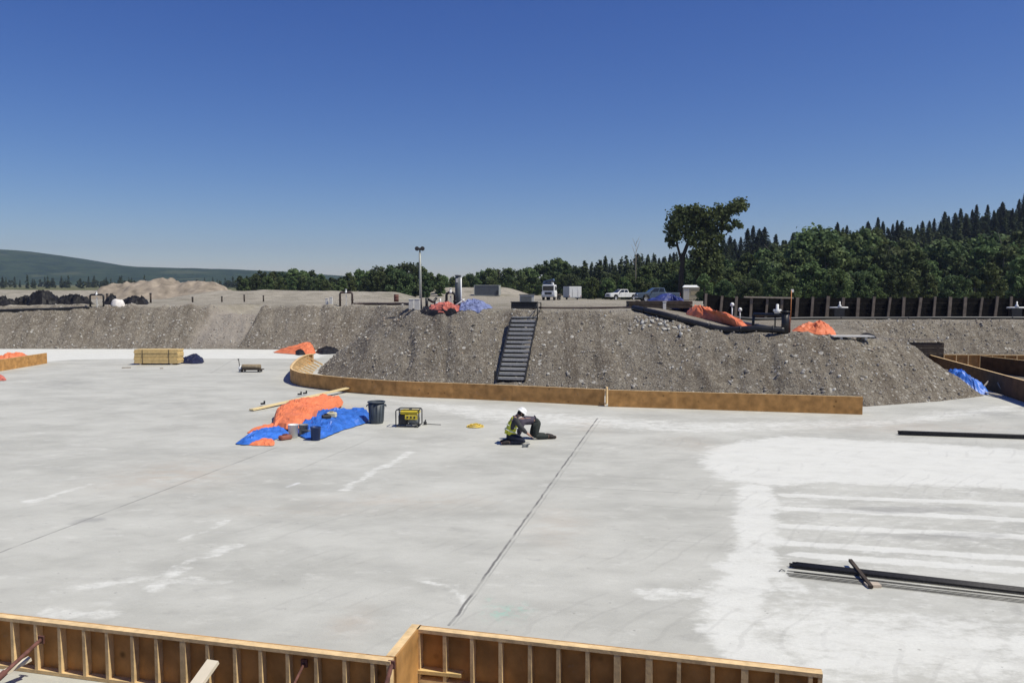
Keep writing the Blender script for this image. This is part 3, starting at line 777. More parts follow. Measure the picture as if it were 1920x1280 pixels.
# far-off wood that reads as one mass
def wood_mass():
    rng = np.random.default_rng(9); Vs, Qs, Ts = [], [], []; off = 0
    protos = [cone_crown(300 + i, 11, 1.9, 170, .9) for i in range(4)] + [broad_crown(310 + i, 8, 2.8, .2, 12, 22, .75) for i in range(3)]
    spots = []
    for _ in range(420):
        y = rng.uniform(205, 345); u = rng.uniform(1090, 2050); spots.append((X_at(u, y), y, rng.choice(7), rng.uniform(.6, .95)))
    for _ in range(150):
        y = rng.uniform(700, 1000); u = rng.uniform(-150, 460); spots.append((X_at(u, y), y, rng.choice((0, 1, 4, 5, 6)), rng.uniform(.7, 1.15)))
    for _ in range(70):
        y = rng.uniform(250, 290); u = rng.uniform(455, 1100); spots.append((X_at(u, y), y, rng.choice((4, 5, 6)), rng.uniform(.55, .85)))
    gz = height(np.array([s[0] for s in spots]), np.array([s[1] for s in spots]), False)
    for (x, y, k, s), z in zip(spots, gz):
        V, Q, T = protos[k]; a = rng.uniform(0, 6.28); ca, sa = math.cos(a), math.sin(a)
        W = np.stack([V[:, 0] * ca - V[:, 1] * sa, V[:, 0] * sa + V[:, 1] * ca, V[:, 2]], 1) * s + np.array((x, y, z - .2))
        Vs.append(W); Qs.append(Q + off); Ts.append(np.clip(T * rng.uniform(.5, 1.2), 0, 1)); off += len(W)
    me = np_mesh('far_wood', np.concatenate(Vs), np.concatenate(Qs), LEAFDK)
    a = me.attributes.new('tone', 'FLOAT', 'POINT'); a.data.foreach_set('value', np.concatenate(Ts).astype(np.float32))
    tag(link('far_wood', me), 'dark mixed wood covering the hillside and plain far behind the site', 'wood', kind='stuff')
wood_mass()
# the tall leaning cottonwood
def big_tree():
    y = 150.0; b = A(1277, y)
    r = thing('leaning_cottonwood', 'tall wind-bent cottonwood leaning right, towering over the wood beside the beige hut', 'tree', b)
    L = lambda u, v, dy=0: D(u, v, y + dy)
    t = MB()
    t.tube([b - Vector((0, 0, .5)), L(1277, 520), L(1281, 480), L(1290, 455), L(1300, 430), L(1310, 410)], [.60, .46, .38, .3, .2, .1], 9)
    t.tube([L(1279, 495), L(1270, 460), L(1264, 430), L(1266, 405)], [.25, .2, .14, .05], 7)
    t.tube([b + Vector((3.2, .5, -.5)), L(1307, 520), L(1312, 480), L(1325, 450), L(1345, 425), L(1370, 400), L(1390, 385)], [.4, .34, .3, .26, .2, .13, .04], 9)
    t.tube([L(1320, 460), L(1338, 452), L(1360, 440), L(1385, 420)], [.16, .12, .08, .03], 6)
    t.tube([L(1325, 450), L(1322, 425), L(1325, 400)], [.14, .1, .03], 6)
    t.tube([L(1290, 455), L(1275, 440), L(1258, 425)], [.12, .08, .03], 6)
    t.build('trunk', BARK, r, world=True)
    rng = np.random.default_rng(77); Cs, Ns, Ts, Ss = [], [], [], []
    clumps = [(1262, 408, 12), (1258, 428, 11), (1270, 395, 9), (1278, 412, 14), (1285, 432, 11), (1268, 445, 9), (1256, 447, 7), (1295, 400, 12), (1305, 392, 9), (1308, 412, 12), (1318, 398, 9), (1322, 425, 13), (1334, 402, 10), (1338, 418, 12),
              (1348, 392, 9), (1352, 408, 10), (1362, 397, 10), (1370, 390, 9), (1380, 384, 9), (1388, 381, 9), (1394, 388, 7), (1383, 395, 7), (1325, 442, 11), (1340, 436, 10), (1355, 425, 8), (1368, 428, 6), (1378, 418, 6), (1386, 424, 5), (1352, 448, 8), (1318, 458, 9),
              (1300, 425, 8), (1312, 470, 9), (1336, 462, 9), (1350, 468, 7), (1290, 395, 8), (1260, 458, 6), (1300, 475, 8), (1328, 482, 10), (1275, 398, 7), (1315, 490, 12), (1330, 500, 12), (1310, 510, 11), (1345, 490, 10), (1335, 475, 11), (1318, 530, 11), (1340, 525, 12), (1300, 455, 9), (1290, 415, 10), (1330, 430, 11), (1345, 405, 9), (1312, 440, 10), (1268, 420, 10), (1325, 412, 10), (1290, 445, 8), (1360, 412, 8), (1300, 500, 9), (1325, 515, 12), (1345, 510, 10), (1312, 545, 10), (1335, 545, 12), (1350, 530, 9), (1300, 440, 9), (1315, 425, 10), (1283, 400, 10), (1266, 435, 10), (1340, 448, 11), (1322, 455, 11), (1306, 405, 10), (1358, 402, 9), (1372, 393, 9), (1318, 478, 11), (1340, 478, 10)]
    for u, v, rad in clumps:
        c = np.array(L(u, v, rng.uniform(-2, 2))); r_ = 1.15 * rad / F * y; nl = int(48 * (rad / 8) ** 2) + 40
        q = rng.normal(0, 1, (nl, 3)); q /= np.linalg.norm(q, axis=1, keepdims=True)
        Cs.append(c + q * r_ * rng.uniform(.3, 1.15, (nl, 1)) + np.outer(rng.uniform(-.3, .5, nl), (.8, 0, .5)) * r_ * .5)
        Ns.append(q + rng.normal(0, .7, q.shape)); Ts.append(np.clip(rng.uniform(.05, .6) + rng.normal(0, .15, nl), 0, 1)); Ss.append(.27 * rng.uniform(.6, 1.3, nl))
    for u, v, rad in clumps:
        c = np.array(L(u, v, rng.uniform(-2.5, 2.5))); nl = int(2.6 * rad)
        Cs.append(c + np.clip(rng.normal(0, .72, (nl, 3)), -1.2, 1.2) * rad / F * y); Ns.append(rng.normal(0, 1, (nl, 3))); Ts.append(rng.uniform(.1, .9, nl)); Ss.append(.20 * rng.uniform(.6, 1.3, nl))
    V, Q = quads_from(np.concatenate(Cs), np.concatenate(Ns), np.concatenate(Ss), rng)
    crown_obj('crown', (V - np.array(b), Q, np.repeat(np.concatenate(Ts), 4)), LEAF, r)
big_tree()
def bare_tree(u, v0, y):
    b = A(u, y)
    r = thing('bare_tree', 'thin leafless grey tree sticking out of the wood above the white pickup', 'tree', b)
    L = lambda du, v: D(u + du, v, y)
    t = MB().tube([b - Vector((0, 0, .3)), L(0, 500), L(1, v0)], [.13, .08, .02], 6)
    for du, v, dv in ((-8, 480, 22), (9, 474, 25), (-6, 462, 16), (7, 458, 14), (-11, 497, 20), (10, 492, 20)):
        t.tube([L(0, v), L(du * .5, v - dv * .5), L(du, v - dv)], [.05, .04, .02], 5)
    t.build('trunk', GREYWOOD, r, world=True)
bare_tree(1192, 452, 172)

# ------------------------------------------------------------------ formwork walls
def form_wall(A_, B_, h, label, side, group='timber formwork walls', step=.305, face=PLY, stud_mat=LUMBER, end_stud=True, name='formwork_wall', studs=True, sheet=2.44):
    """plywood skin on the line A-B, studs on the side given by +1 (left of A-B) or -1"""
    a = Vector((A_[0], A_[1], .004)); b = Vector((B_[0], B_[1], .004)); d = (b - a); L = d.length; d.normalize()
    nrm = Vector((-d.y, d.x, 0)) * side; rz = math.atan2(d.y, d.x)
    r = thing(name, label, 'formwork', a, rz, group)
    s = side
    x = 0; 
    while x < L - .05:
        x2 = min(x + sheet, L)
        MB().box(((x + x2) / 2, -s * .009, h / 2), (x2 - x - .004, .018, h)).build('plywood_sheet', face, r)
        x = x2
    MB().box((L / 2, s * .0455, h - .019), (L, .089, .038)).build('top_plate', stud_mat, r)
    MB().box((L / 2, s * .0455, .019), (L, .089, .038)).build('bottom_plate', stud_mat, r)
    x = .022; k = 0
    while x < L - .01 and k < 95:
        w_ = .038 if random.random() > .12 else .066
        MB().box((x + random.uniform(-.012, .012) * (k > 0), s * .0455, h / 2), (w_, .086, h - .077)).build('stud', stud_mat, r)
        x += step; k += 1
    if end_stud and L - (x - step) > .08:
        MB().box((L - .021, s * .0455, h / 2), (.038, .086, h - .077)).build('stud', stud_mat, r)
    return r
FH = .585
pa, pb = P(0, 1150, FH), P(738, 1233, FH)
d_ = (pb - pa).normalized(); pa2 = pa - d_ * 1.6
form_wall(pa2, pb, FH, 'near form wall with open stud bays running off the left photo edge', -1)
pc, pd = P(786, 1173, FH), P(1541, 1256, FH)
form_wall(pc, pd, FH, 'near form wall with open stud bays at the bottom centre', -1)
e1 = (pc - pb).normalized()
form_wall(pb + e1 * .03, pc + e1 * .03, FH, 'short sunlit return wall joining the two near timber form walls at the corner', 1, step=.6)
MB().box((P(800, 1277).x, P(800, 1277).y, .13), (.8, .14, .038), rz=-.2).build('loose_board', OSB)
tag(bpy.data.objects['loose_board'], 'short board lying inside the corner of the near form walls', 'board')

def brace(name, label, p, q, r_, mat, plate=True):
    o = thing(name, label, 'brace', p)
    MB().tube([p, q], r_, 8).build('tube', mat, o, world=True)
    d = (Vector(q) - Vector(p))
    MB().tube([Vector(p) + d * .45, Vector(p) + d * .62], r_ * 1.6, 8).build('turnbuckle', mat, o, world=True)
    if plate:
        MB().box(q, (.07, .02, .08), rz=-.2).build('head_plate', mat, o, world=True)
    return o
q = P(80, 1196, .45); brace('form_brace', 'rusty steel turnbuckle brace propping the left near form wall at the left edge', Vector((q.x - .35, q.y - 1.15, .03)), q + Vector((0, -.03, 0)), .021, RUST)
q = P(572, 1240, .45); brace('form_brace', 'slim rusty brace standing at the middle of the left near form wall', Vector((q.x - .18, q.y - 1.0, .03)), q + Vector((0, -.03, 0)), .014, RUST)
q = P(736, 1240, .55); brace('form_brace', 'rusty brace clamped at the corner of the near form walls', Vector((q.x - .12, q.y - .9, .03)), q + Vector((0, -.06, 0)), .022, RUST)
q = P(404, 1234, .47)
o = MB().bar((q.x - .28, q.y - .95, .03), (q.x, q.y - .06, q.z), .13, .038).build('timber_prop', PALEWOOD); tag(o, 'pale board leaning against the left near form wall as a prop', 'board')
o = MB().bar((P(40, 1262).x - .3, P(40, 1262).y - .8, .05), (P(62, 1238, .2).x, P(62, 1238, .2).y - .05, .25), .07, .038).build('timber_prop', PALEWOOD); tag(o, 'pale timber kicker beside the rusty brace at the left edge', 'board')

# curved far form
def smooth_path(pts, n=10):
    pts = [Vector(p) for p in pts]; out = []
    for i in range(len(pts) - 1):
        p0 = pts[max(i - 1, 0)]; p1 = pts[i]; p2 = pts[i + 1]; p3 = pts[min(i + 2, len(pts) - 1)]
        for k in range(n):
            t = k / n
            out.append(.5 * ((2 * p1) + (p2 - p0) * t + (2 * p0 - 5 * p1 + 4 * p2 - p3) * t * t + (3 * p1 - p0 - 3 * p2 + p3) * t ** 3))
    out.append(pts[-1]); return out
def curved_form():
    h = .6
    top = [P(u, v, h) for u, v in ((588, 663), (575, 664), (561, 670), (549, 680), (544.5, 690), (556, 696), (575, 700), (650, 708), (750, 714.5), (875, 719), (1000, 724), (1134, 730))]
    path = smooth_path([Vector((p.x, p.y, 0)) for p in top], 8)
    r = thing('curved_formwork_wall', 'long brown plywood form wall curving round the toe of the middle bank', 'formwork', path[len(path) // 2], 0, 'timber formwork walls')
    # resample by length
    cum = [0]
    for i in range(1, len(path)): cum.append(cum[-1] + (path[i] - path[i - 1]).length)
    def at(s_):
        s_ = min(max(s_, 0), cum[-1]); i = max(1, next((k for k in range(len(cum)) if cum[k] >= s_), len(cum) - 1))
        t = (s_ - cum[i - 1]) / max(1e-6, cum[i] - cum[i - 1]); p = path[i - 1].lerp(path[i], t); d = (path[i] - path[i - 1]).normalized()
        return p, d
    def ribbon(s0, s1, off0, off1, z0, z1):
        n = max(2, int((s1 - s0) / .25) + 1); m = MB(); vs = []
        for k in range(n + 1):
            p, d = at(s0 + (s1 - s0) * k / n); nr = Vector((-d.y, d.x, 0))
            a, b = p + nr * off0, p + nr * off1
            vs += [(a.x, a.y, z0), (b.x, b.y, z0), (b.x, b.y, z1), (a.x, a.y, z1)]
        fs = []
        for k in range(n):
            for j in range(4): fs.append((k * 4 + j, k * 4 + (j + 1) % 4, k * 4 + 4 + (j + 1) % 4, k * 4 + 4 + j))
        fs += [(3, 2, 1, 0), (n * 4, n * 4 + 1, n * 4 + 2, n * 4 + 3)]
        return m.add(vs, fs)
    s_ = 0; L = cum[-1]
    while s_ < L - .3:
        e = min(s_ + 2.44, L)
        ribbon(s_, e - .006, -.018, 0, .004, h).build('plywood_sheet', PLY, r, world=True); s_ = e
    ribbon(0, L, .0005, .089, h - .042, h - .002).build('top_plate', LUMBER, r, world=True)
    ribbon(0, L, .0005, .089, .005, .043).build('bottom_plate', LUMBER, r, world=True)
    s_ = .05
    while s_ < L and s_ < 26:
        p, d = at(s_); nr = Vector((-d.y, d.x, 0)); c = p + nr * .046
        MB().box((c.x, c.y, h / 2), (.04, .086, h - .09), rz=math.atan2(d.y, d.x)).build('stud', LUMBER, r, world=True)
        s_ += .42 if s_ < 12 else .61
    for k in range(9):
        p, d = at(.8 + k * 1.15); nr = Vector((-d.y, d.x, 0))
        MB().bar(p + nr * .09 + Vector((0, 0, h * .8)), p + nr * .95 + Vector((0, 0, .03)), .04, .09).build('kicker', LUMBER, r, world=True)
    return path
CURVE = curved_form()
form_wall(P(1140, 762), P(1617, 777), .6, 'straight brown plywood form wall right of the curved one', 1)
MB().box((P(1138, 757).x, P(1138, 757).y + .08, .31), (.045, .34, .6), rz=-.25).build('end_board', LUMBER)
tag(bpy.data.objects['end_board'], 'upright board closing the step between the curved and the straight far form walls', 'board')
# left far wall
form_wall(P(-120, 716), P(88, 681), .6, 'sunlit orange-brown form wall at the left edge of the far slab', 1)
# right far walls
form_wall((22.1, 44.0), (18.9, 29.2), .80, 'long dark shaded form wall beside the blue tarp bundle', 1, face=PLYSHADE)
form_wall((22.6, 43.2), (34, 42.0), .85, 'low form wall with orange stud bays below the far right bank', -1, step=.6)
r = thing('timber_bulkhead', 'short dark timber bulkhead with a pale cap at the foot of the far right bank', 'bulkhead', (21.5, 43.4, .2), R(-8))
for k in range(4): MB().box((0, 0, .25 + k * .29), (2.3, .06, .28)).build('board', DARKWOOD, r)
MB().box((0, 0, 1.42), (2.36, .14, .05)).build('cap', GREYWOOD, r)
for k in (-1, 1): MB().box((k * .9, .09, .6), (.1, .1, 1.4)).build('post', DARKWOOD, r)
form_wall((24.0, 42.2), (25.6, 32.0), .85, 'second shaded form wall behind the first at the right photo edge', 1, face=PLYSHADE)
o = MB(); o.bar(P(1820, 731, .05), P(1880, 741, .12), .07, .05).build('loose_timber', PALEWOOD); tag(bpy.data.objects['loose_timber'], 'pale timber lying on the ground beside the blue tarp at the right', 'timber')
for i, (u, v, u2, v2) in enumerate(((1835, 735, 1860, 720), (1882, 738, 1905, 728))):
    a, b = P(u, v, .05), P(u2, v2, .35)
    o = MB().bar(a, Vector((a.x + (b.x - a.x), a.y + .5, .45)), .05, .04).build('wall_kicker', GREYWOOD)
    tag(o, ('short kicker propping the dark form wall next to the blue tarp', 'short kicker propping the dark form wall at the photo edge')[i], 'timber', 'kickers on the dark form wall')

# ------------------------------------------------------------------ tarps
def tarp(name, label, outline, hmax, mat, seed, cat='tarp', group=None, wr=.06, zf=None, peak=(0, 0), pw=1.6, freq=2.2, parent=None, jit=.06, base=.012, flat=0.0):
    pts = [Vector((p[0], p[1], 0)) for p in outline]
    closed = pts + [pts[0]]
    path = []
    n = len(pts)
    for i in range(n):
        p0, p1, p2, p3 = pts[i - 1], pts[i], pts[(i + 1) % n], pts[(i + 2) % n]
        for k in range(7):
            t = k / 7
            path.append(.5 * ((2 * p1) + (p2 - p0) * t + (2 * p0 - 5 * p1 + 4 * p2 - p3) * t * t + (3 * p1 - p0 - 3 * p2 + p3) * t ** 3))
    B = np.array([(p.x, p.y) for p in path]); c = B.mean(0) + np.array(peak)
    ang = np.linspace(0, 6.283, len(B), endpoint=False)
    rng = np.random.default_rng(seed)
    B = B + (B - c) * (.10 * (vnoise(ang * 3.2, ang * 0 + seed, seed)[:, None] - .5)) + rng.normal(0, jit * .25, B.shape)
    K = 20; t = np.linspace(0, 1, K) ** .85
    XY = c[None, None] + (B - c)[None] * t[:, None, None]
    x, y = XY[..., 0], XY[..., 1]
    T = np.repeat(t[:, None], len(B), 1)
    wx_ = x + .35 / freq * (fbm(x * freq, y * freq, seed + 5, 2) - .5) * 3; wy_ = y + .35 / freq * (fbm(x * freq, y * freq, seed + 6, 2) - .5) * 3
    w1 = np.abs(vnoise(wx_ * freq * 1.3 + seed, wy_ * freq * .8, seed) - .5) * 2
    w2 = np.abs(vnoise(wx_ * freq * 2.3 + wy_ * freq, wy_ * freq * 1.8 - wx_ * freq * .8, seed + 3) - .5) * 2
    w3 = np.abs(vnoise(wx_ * freq * 4.4 - wy_ * freq * 2, wy_ * freq * 4.1 + wx_ * freq, seed + 4) - .5) * 2
    fold = (1 - w1) ** 3 * .8 + (1 - w3) ** 2 * .30
    w2 = 1 - (1 - w2) ** 2
    env = (1 - T ** pw)
    g = zf(x, y) if zf else np.zeros_like(x)
    z = g + base + hmax * env * (flat + (1 - flat) * (.65 + .6 * fbm(x * freq * .45, y * freq * .45, seed + 9, 2))) + wr * np.clip(env * 3, .15, 1) * (fold + .5 * (1 - w2))
    V = np.stack([x, y, z], -1).reshape(-1, 3); nb = len(B)
    o3 = np.array((c[0], c[1], float(g.min())))
    i = np.arange(nb)
    Q = np.concatenate([np.stack([k * nb + i, k * nb + (i + 1) % nb, (k + 1) * nb + (i + 1) % nb, (k + 1) * nb + i], 1) for k in range(K - 1)])
    Q = np.where((rng.random(len(Q)) < .5)[:, None], Q, np.roll(Q, 1, 1))
    me = np_mesh(name, V - o3, Q, mat, False)
    o = link(name, me, None, tuple(o3))
    tag(o, label, cat, group)
    return o
hf = lambda x, y: np.maximum(height(x, y), 0)
def PX(pts, z=0): return [P(u, v, z) for u, v in pts]
TG = 'crumpled tarps on the site'
tarp('blue_tarp', 'large crumpled bright blue tarp spread on the slab beside the grey rubbish bin', PX([(560, 818), (600, 824), (640, 808), (690, 792), (690, 776), (655, 775), (620, 776), (585, 785), (563, 800)]), .12, BLUE, 3, group=TG, wr=.17, freq=1.25, pw=3)
tarp('orange_tarp', 'big orange tarp folded in a long mound over the blue tarp', PX([(514, 805), (511, 794), (518, 782), (533, 770), (560, 763), (600, 758), (640, 754), (643, 764), (615, 776), (595, 788), (575, 802), (545, 810)]), .27, ORANGE, 5, group=TG, wr=.15, freq=1.15, pw=6, base=.06, flat=.6)
tarp('blue_tarp', 'narrow rumpled blue tarp at the left tip of the tarp pile', PX([(443, 832), (470, 818), (505, 806), (535, 806), (540, 815), (510, 826), (470, 834)]), .16, BLUE, 8, group=TG, wr=.08)
tarp('orange_tarp', 'small faded orange tarp scrap in front of the narrow blue one', PX([(468, 834), (490, 826), (512, 826), (513, 835), (490, 836)]), .07, ORANGE, 12, group=TG, wr=.05)
tarp('orange_tarp', 'loose orange tarp tail trailing left from the big orange mound', PX([(464, 812), (495, 802), (520, 796), (530, 804), (500, 812)]), .10, ORANGE, 14, group=TG, wr=.06)
tarp('orange_tarp', 'orange tarp crumpled behind the upper end of the curved form wall', PX([(512, 661), (535, 657), (560, 654), (588, 658), (588, 664), (550, 664)]), .55, ORANGE, 21, group=TG, wr=.12, pw=1.2, peak=(.9, 0))
tarp('black_tarp', 'black tarp lying behind the curved form wall next to the orange one', PX([(592, 660), (605, 656), (625, 657), (640, 661), (620, 664), (600, 664)]), .28, BLACKTARP, 22, group=TG, wr=.12)
tarp('black_tarp', 'small black bundle in the shade of the orange tarp behind the curve', PX([(552, 663), (560, 660), (570, 661), (572, 665), (558, 666)]), .3, BLACKTARP, 23, group=TG, wr=.08)
tarp('orange_tarp', 'orange tarp heaped behind the left edge form wall', [(-29.5, 46.5), (-28.9, 45.2), (-27.5, 45.4), (-27.3, 47.6), (-28.2, 48.6), (-29.3, 48)], .55, ORANGE, 24, group=TG, wr=.12)
tarp('red_tarp', 'small red rag at the left edge in front of the form wall', PX([(-14, 712), (-4, 706), (8, 708), (11, 713), (0, 714)]), .16, REDTARP, 25, group=TG, wr=.05)
tarp('navy_tarp', 'low dark navy tarp bundle on the slab right of the timber stack', PX([(336, 680), (350, 675), (372, 672), (382, 676), (378, 681), (355, 682)]), .34, NAVY, 26, group=TG, wr=.10)
g1 = [G(u, v) for u, v in ((1772, 716), (1778, 726), (1800, 735), (1826, 736))]
tarp('blue_tarp', 'bright blue tarp bundled beside the long dark form wall', [(18.25, 34.2), (18.4, 33.6), (18.8, 33.1), (19.25, 33.2), (19.5, 34.0), (19.4, 34.9), (18.9, 35.4), (18.4, 35.0)], .58, BLUE, 27, group=TG, wr=.14, zf=hf)
# tarps up on the plateau
def APX(pts): return [A(u, y) for u, y in pts]
tarp('orange_tarp', 'long orange tarp mound between the timber mats and the manifold', APX([(1292, 42), (1288, 44), (1310, 46.5), (1350, 45.5), (1385, 41), (1410, 37), (1400, 36), (1350, 39.5)]), .52, ORANGE, 31, group=TG, wr=.14, zf=hf, peak=(-.8, .6), pw=1.7, freq=1.6)
tarp('orange_tarp', 'orange tarp slumped at the brink right of the black manifold', APX([(1486, crest(1486, 1.6)), (1510, crest(1510, 3.4)), (1540, crest(1540, 4)), (1562, crest(1562, 2.6)), (1570, crest(1570, 1)), (1545, crest(1545, .6)), (1510, crest(1510, 1))]), .42, ORANGE, 32, group=TG, wr=.14, zf=hf, peak=(.35, .2))
tarp('blue_tarp', 'dark blue tarp draped over the end of the timber mats', APX([(1216, 48), (1208, 50.4), (1250, 51.5), (1288, 49.5), (1304, 46.5), (1284, 46.2), (1262, 47.5)]), .78, M('deep_blue_tarp', (.035, .05, .19), .5, .35, 3, .15, 14), 33, group=TG, wr=.12, zf=hf)
tarp('pale_blue_tarp', 'faded pale blue tarp over a heap beside the grey well casing', APX([(860, crest(860, .3)), (866, 44.5), (890, 46.5), (915, 45.5), (924, 43), (905, crest(905, .3)), (880, crest(880, .1))]), .34, PALEBLUE, 34, group=TG, wr=.12, zf=hf, peak=(-.2, 0))
tarp('red_tarp', 'red and white tarp spread under the pump pipes at the brink', APX([(802, crest(802, .2)), (806, crest(806, 2.6)), (835, crest(835, 3.2)), (864, crest(864, 2)), (864, crest(864, .2)), (835, crest(835, -.2))]), .14, REDTARP, 35, group=TG, wr=.12, zf=hf)
tarp('black_tarp', 'black plastic sheet hanging over the brink left of the red tarp', APX([(788, crest(788, -.1)), (792, crest(792, 1.6)), (815, crest(815, 1)), (855, crest(855, .3)), (850, crest(850, -.35)), (800, crest(800, -.4))]), .05, BLACKTARP, 36, group=TG, wr=.07, zf=hf)
for i, (u0, u1, y0, hh, lab) in enumerate(((-30, 28, 64.5, .42, 'black plastic heap at the left edge of the far plateau'), (24, 62, 66, .45, 'low black plastic heap second from the left edge on the far plateau'), (48, 112, 65, .9, 'tallest black plastic heap on the far plateau at the left'),
                                         (100, 172, 65.5, .5, 'flat black heap left of the black goalpost pipe'), (196, 222, 66, .42, 'small black heap behind the white bag'), (228, 278, 66.5, .36, 'tapering black heap ending right of the white bag'))):
    um = (u0 + u1) / 2
    tarp('black_tarp_heap', lab, APX([(u0, y0), (u0 + 4, y0 + 2), (um, y0 + 3), (u1 - 4, y0 + 2.2), (u1, y0 + .4), (um, y0 - .6)]), hh, BLACKTARP, 50 + i, group='black heaps on the far plateau', wr=.34, zf=hf, freq=1.5, jit=.35, pw=1.5)

# ------------------------------------------------------------------ small things on the slab
# long plank
a, b = P(471, 768, .05), P(654, 733, .05)
o = MB().bar(a + Vector((0, 0, .0)), b + Vector((0, 0, .14)), .19, .05).build('long_plank', M('fresh_plank', (.70, .56, .30), .7, .12, 5)); tag(o, 'long yellow plank lying behind the big orange tarp', 'plank')
for i, (u, v) in enumerate(((562, 743), (572, 741), (493, 761))):
    p = P(u, v, .0); m = MB(); m.box((p.x, p.y, .09), (.16, .07, .06), rz=.5 * i).box((p.x + .05, p.y + .02, .15), (.05, .05, .08)); o = m.build('form_clamp', TRIM)
    tag(o, ('dark clamp left of a pair on the long plank', 'dark clamp right of a pair on the long plank', 'dark clamp near the left end of the long plank')[i], 'clamp', 'clamps by the plank')
# rubbish bin
p = P(706, 793)
r = thing('rubbish_bin', 'round dark grey rubbish bin at the right end of the blue tarp', 'bin', p + Vector((0, 0, .004)))
MB().lathe((0, 0, 0), [(0, .01), (.205, 0), (.215, .03), (.255, .66), (.245, .66), (.205, .05), (0, .045)], 28).build('barrel', CANGREY, r)
MB().lathe((0, 0, .655), [(.252, 0), (.283, .003), (.285, .035), (.262, .045), (.25, .035), (.25, 0)], 28).build('rim', CANGREY, r)
for s in (-1, 1):
    MB().tube([(s * .255, -.07, .60), (s * .30, -.06, .56), (s * .305, 0, .53), (s * .30, .06, .56), (s * .255, .07, .60)], .016, 6).build('handle', CANGREY, r)
m = MB()
for k in range(14):
    t = 6.283 * k / 14
    m.bar((.222 * math.cos(t), .222 * math.sin(t), .06), (.256 * math.cos(t), .256 * math.sin(t), .58), .02, .012, up=(math.cos(t), math.sin(t), 0))
m.build('ribs', CANGREY, r)
# generator
p = P(767, 799)
r = thing('portable_generator', 'yellow and black portable generator in a tube frame on the slab', 'generator', p + Vector((0, 0, .004)), R(-6))
fr = MB()
for y in (-.22, .22):
    fr.tube([(-.36, y, .06), (-.36, y, .50), (-.32, y, .54), (.32, y, .54), (.36, y, .50), (.36, y, .06), (.32, y, .03), (-.32, y, .03), (-.36, y, .06)], .018, 7)
for x in (-.34, .34):
    fr.tube([(x, -.22, .53), (x, .22, .53)], .016, 6).tube([(x, -.22, .05), (x, .22, .05)], .016, 6)
fr.build('frame', BLACKST, r)
MB().box((.04, 0, .45), (.58, .38, .13)).build('fuel_tank', YELLOW, r, bevel=.04)
MB().lathe((.05, 0, .515), [(.0, .03), (.045, .03), (.05, 0)], 12).build('fuel_cap', BLACKST, r)
MB().box((-.17, 0, .22), (.26, .36, .32)).build('engine', TRIM, r, bevel=.03)
MB().lathe((.02, 0, .21), [(0, 0), (.15, 0), (.15, .26), (.10, .30), (0, .30)], 16, 'x').build('alternator', GREYBOX, r)
MB().box((.12, -.195, .31), (.40, .05, .14)).build('control_panel', YELLOW, r, bevel=.008)
m = MB()
for k in range(3): m.lathe((.0 + k * .11, -.222, .31), [(0, -.008), (.03, -.008), (.034, 0)], 10, 'y')
m.build('sockets', BLACKST, r)
MB().lathe((-.30, .02, .33), [(0, 0), (.09, 0), (.09, .05), (0, .05)], 14, 'x').build('muffler', RIM, r)
for s in (-1, 1): MB().box((.25, s * .17, .03), (.06, .05, .05)).build('foot', BLACKST, r)
# plug beside generator
p = P(797, 796); o = MB().box((p.x, p.y, .05), (.09, .08, .09), rz=.3).tube([(p.x, p.y, .1), (p.x + .02, p.y, .16)], .02).tube([(p.x + .04, p.y, .03), (p.x + .2, p.y + .03, .012), (p.x + .5, p.y - .05, .012)], .01, 6).build('power_plug', TRIM); tag(o, 'black cord plug on the slab right of the yellow generator', 'plug')
# cord coil
p = P(891, 800); m = MB()
for k in range(4):
    rr = .22 - .035 * k
    m.tube([(p.x + rr * 1.15 * math.cos(t * .33 + k), p.y + rr * math.sin(t * .33 + k) * 1.2, .02 + .018 * k + .01 * math.sin(t)) for t in range(20)], .016, 6)
o = m.build('cord_coil', M('yellow_cord', (.78, .56, .10), .6, .2, 9)); tag(o, 'coil of yellow cord on the slab left of the workers', 'cord')
# pails
def pail(u, v, mat, label, rr=.145, hh=.36, name='pail'):
    p = P(u, v); r = thing(name, label, 'bucket', p + Vector((0, 0, .006)), R(30), 'buckets at the tarp pile')
    MB().lathe((0, 0, 0), [(0, .004), (rr * .86, 0), (rr, hh), (rr * 1.05, hh), (rr * 1.05, hh + .015), (rr * .94, hh + .012), (rr * .82, .02), (0, .02)], 20).build('body', mat, r)
    MB().tube([(rr * math.cos(t), rr * .25 * math.sin(t) - .02, hh - .03 - rr * .9 * math.sin(t)) for t in np.linspace(0, math.pi, 12)], .005, 5).build('handle', RIM, r)
    return r
pail(550, 820, WHITE, 'white bucket in front of the orange tarp mound')
pail(592, 825, PAILBLUE, 'dark blue bucket at the front edge of the big blue tarp')
pail(569, 817, M('grey_pail', (.30, .31, .32), .6, .1, 5), 'grey bucket behind the white and the dark blue buckets', .13, .32)
# lunch bag clutter on the tarp
for i, (u, v, z, mat, lab, dm) in enumerate(((622, 783, .30, M('cream_bag', (.62, .56, .38), .8, .2, 8), 'pale bag resting on top of the big blue tarp', (.3, .2, .16)), (612, 786, .28, TRIM, 'dark bag beside the pale one on the blue tarp', (.28, .18, .13)),
                                         (535, 824, .0, M('brick_red', (.28, .10, .07), .8, .2, 8), 'small dark red bag left of the white bucket', (.36, .2, .12)), (580, 817, .0, CANGREY, 'dark grey tool bag between the buckets', (.42, .28, .2)))):
    p = P(u, v, z); o = MB().box((p.x, p.y, z + dm[2] / 2 + .01), dm, rz=.4 * i).box((p.x, p.y, z + dm[2] + .03), (dm[0] * .5, .04, .04), rz=.4 * i).build('tool_bag', mat, bevel=.03); tag(o, lab, 'bag')
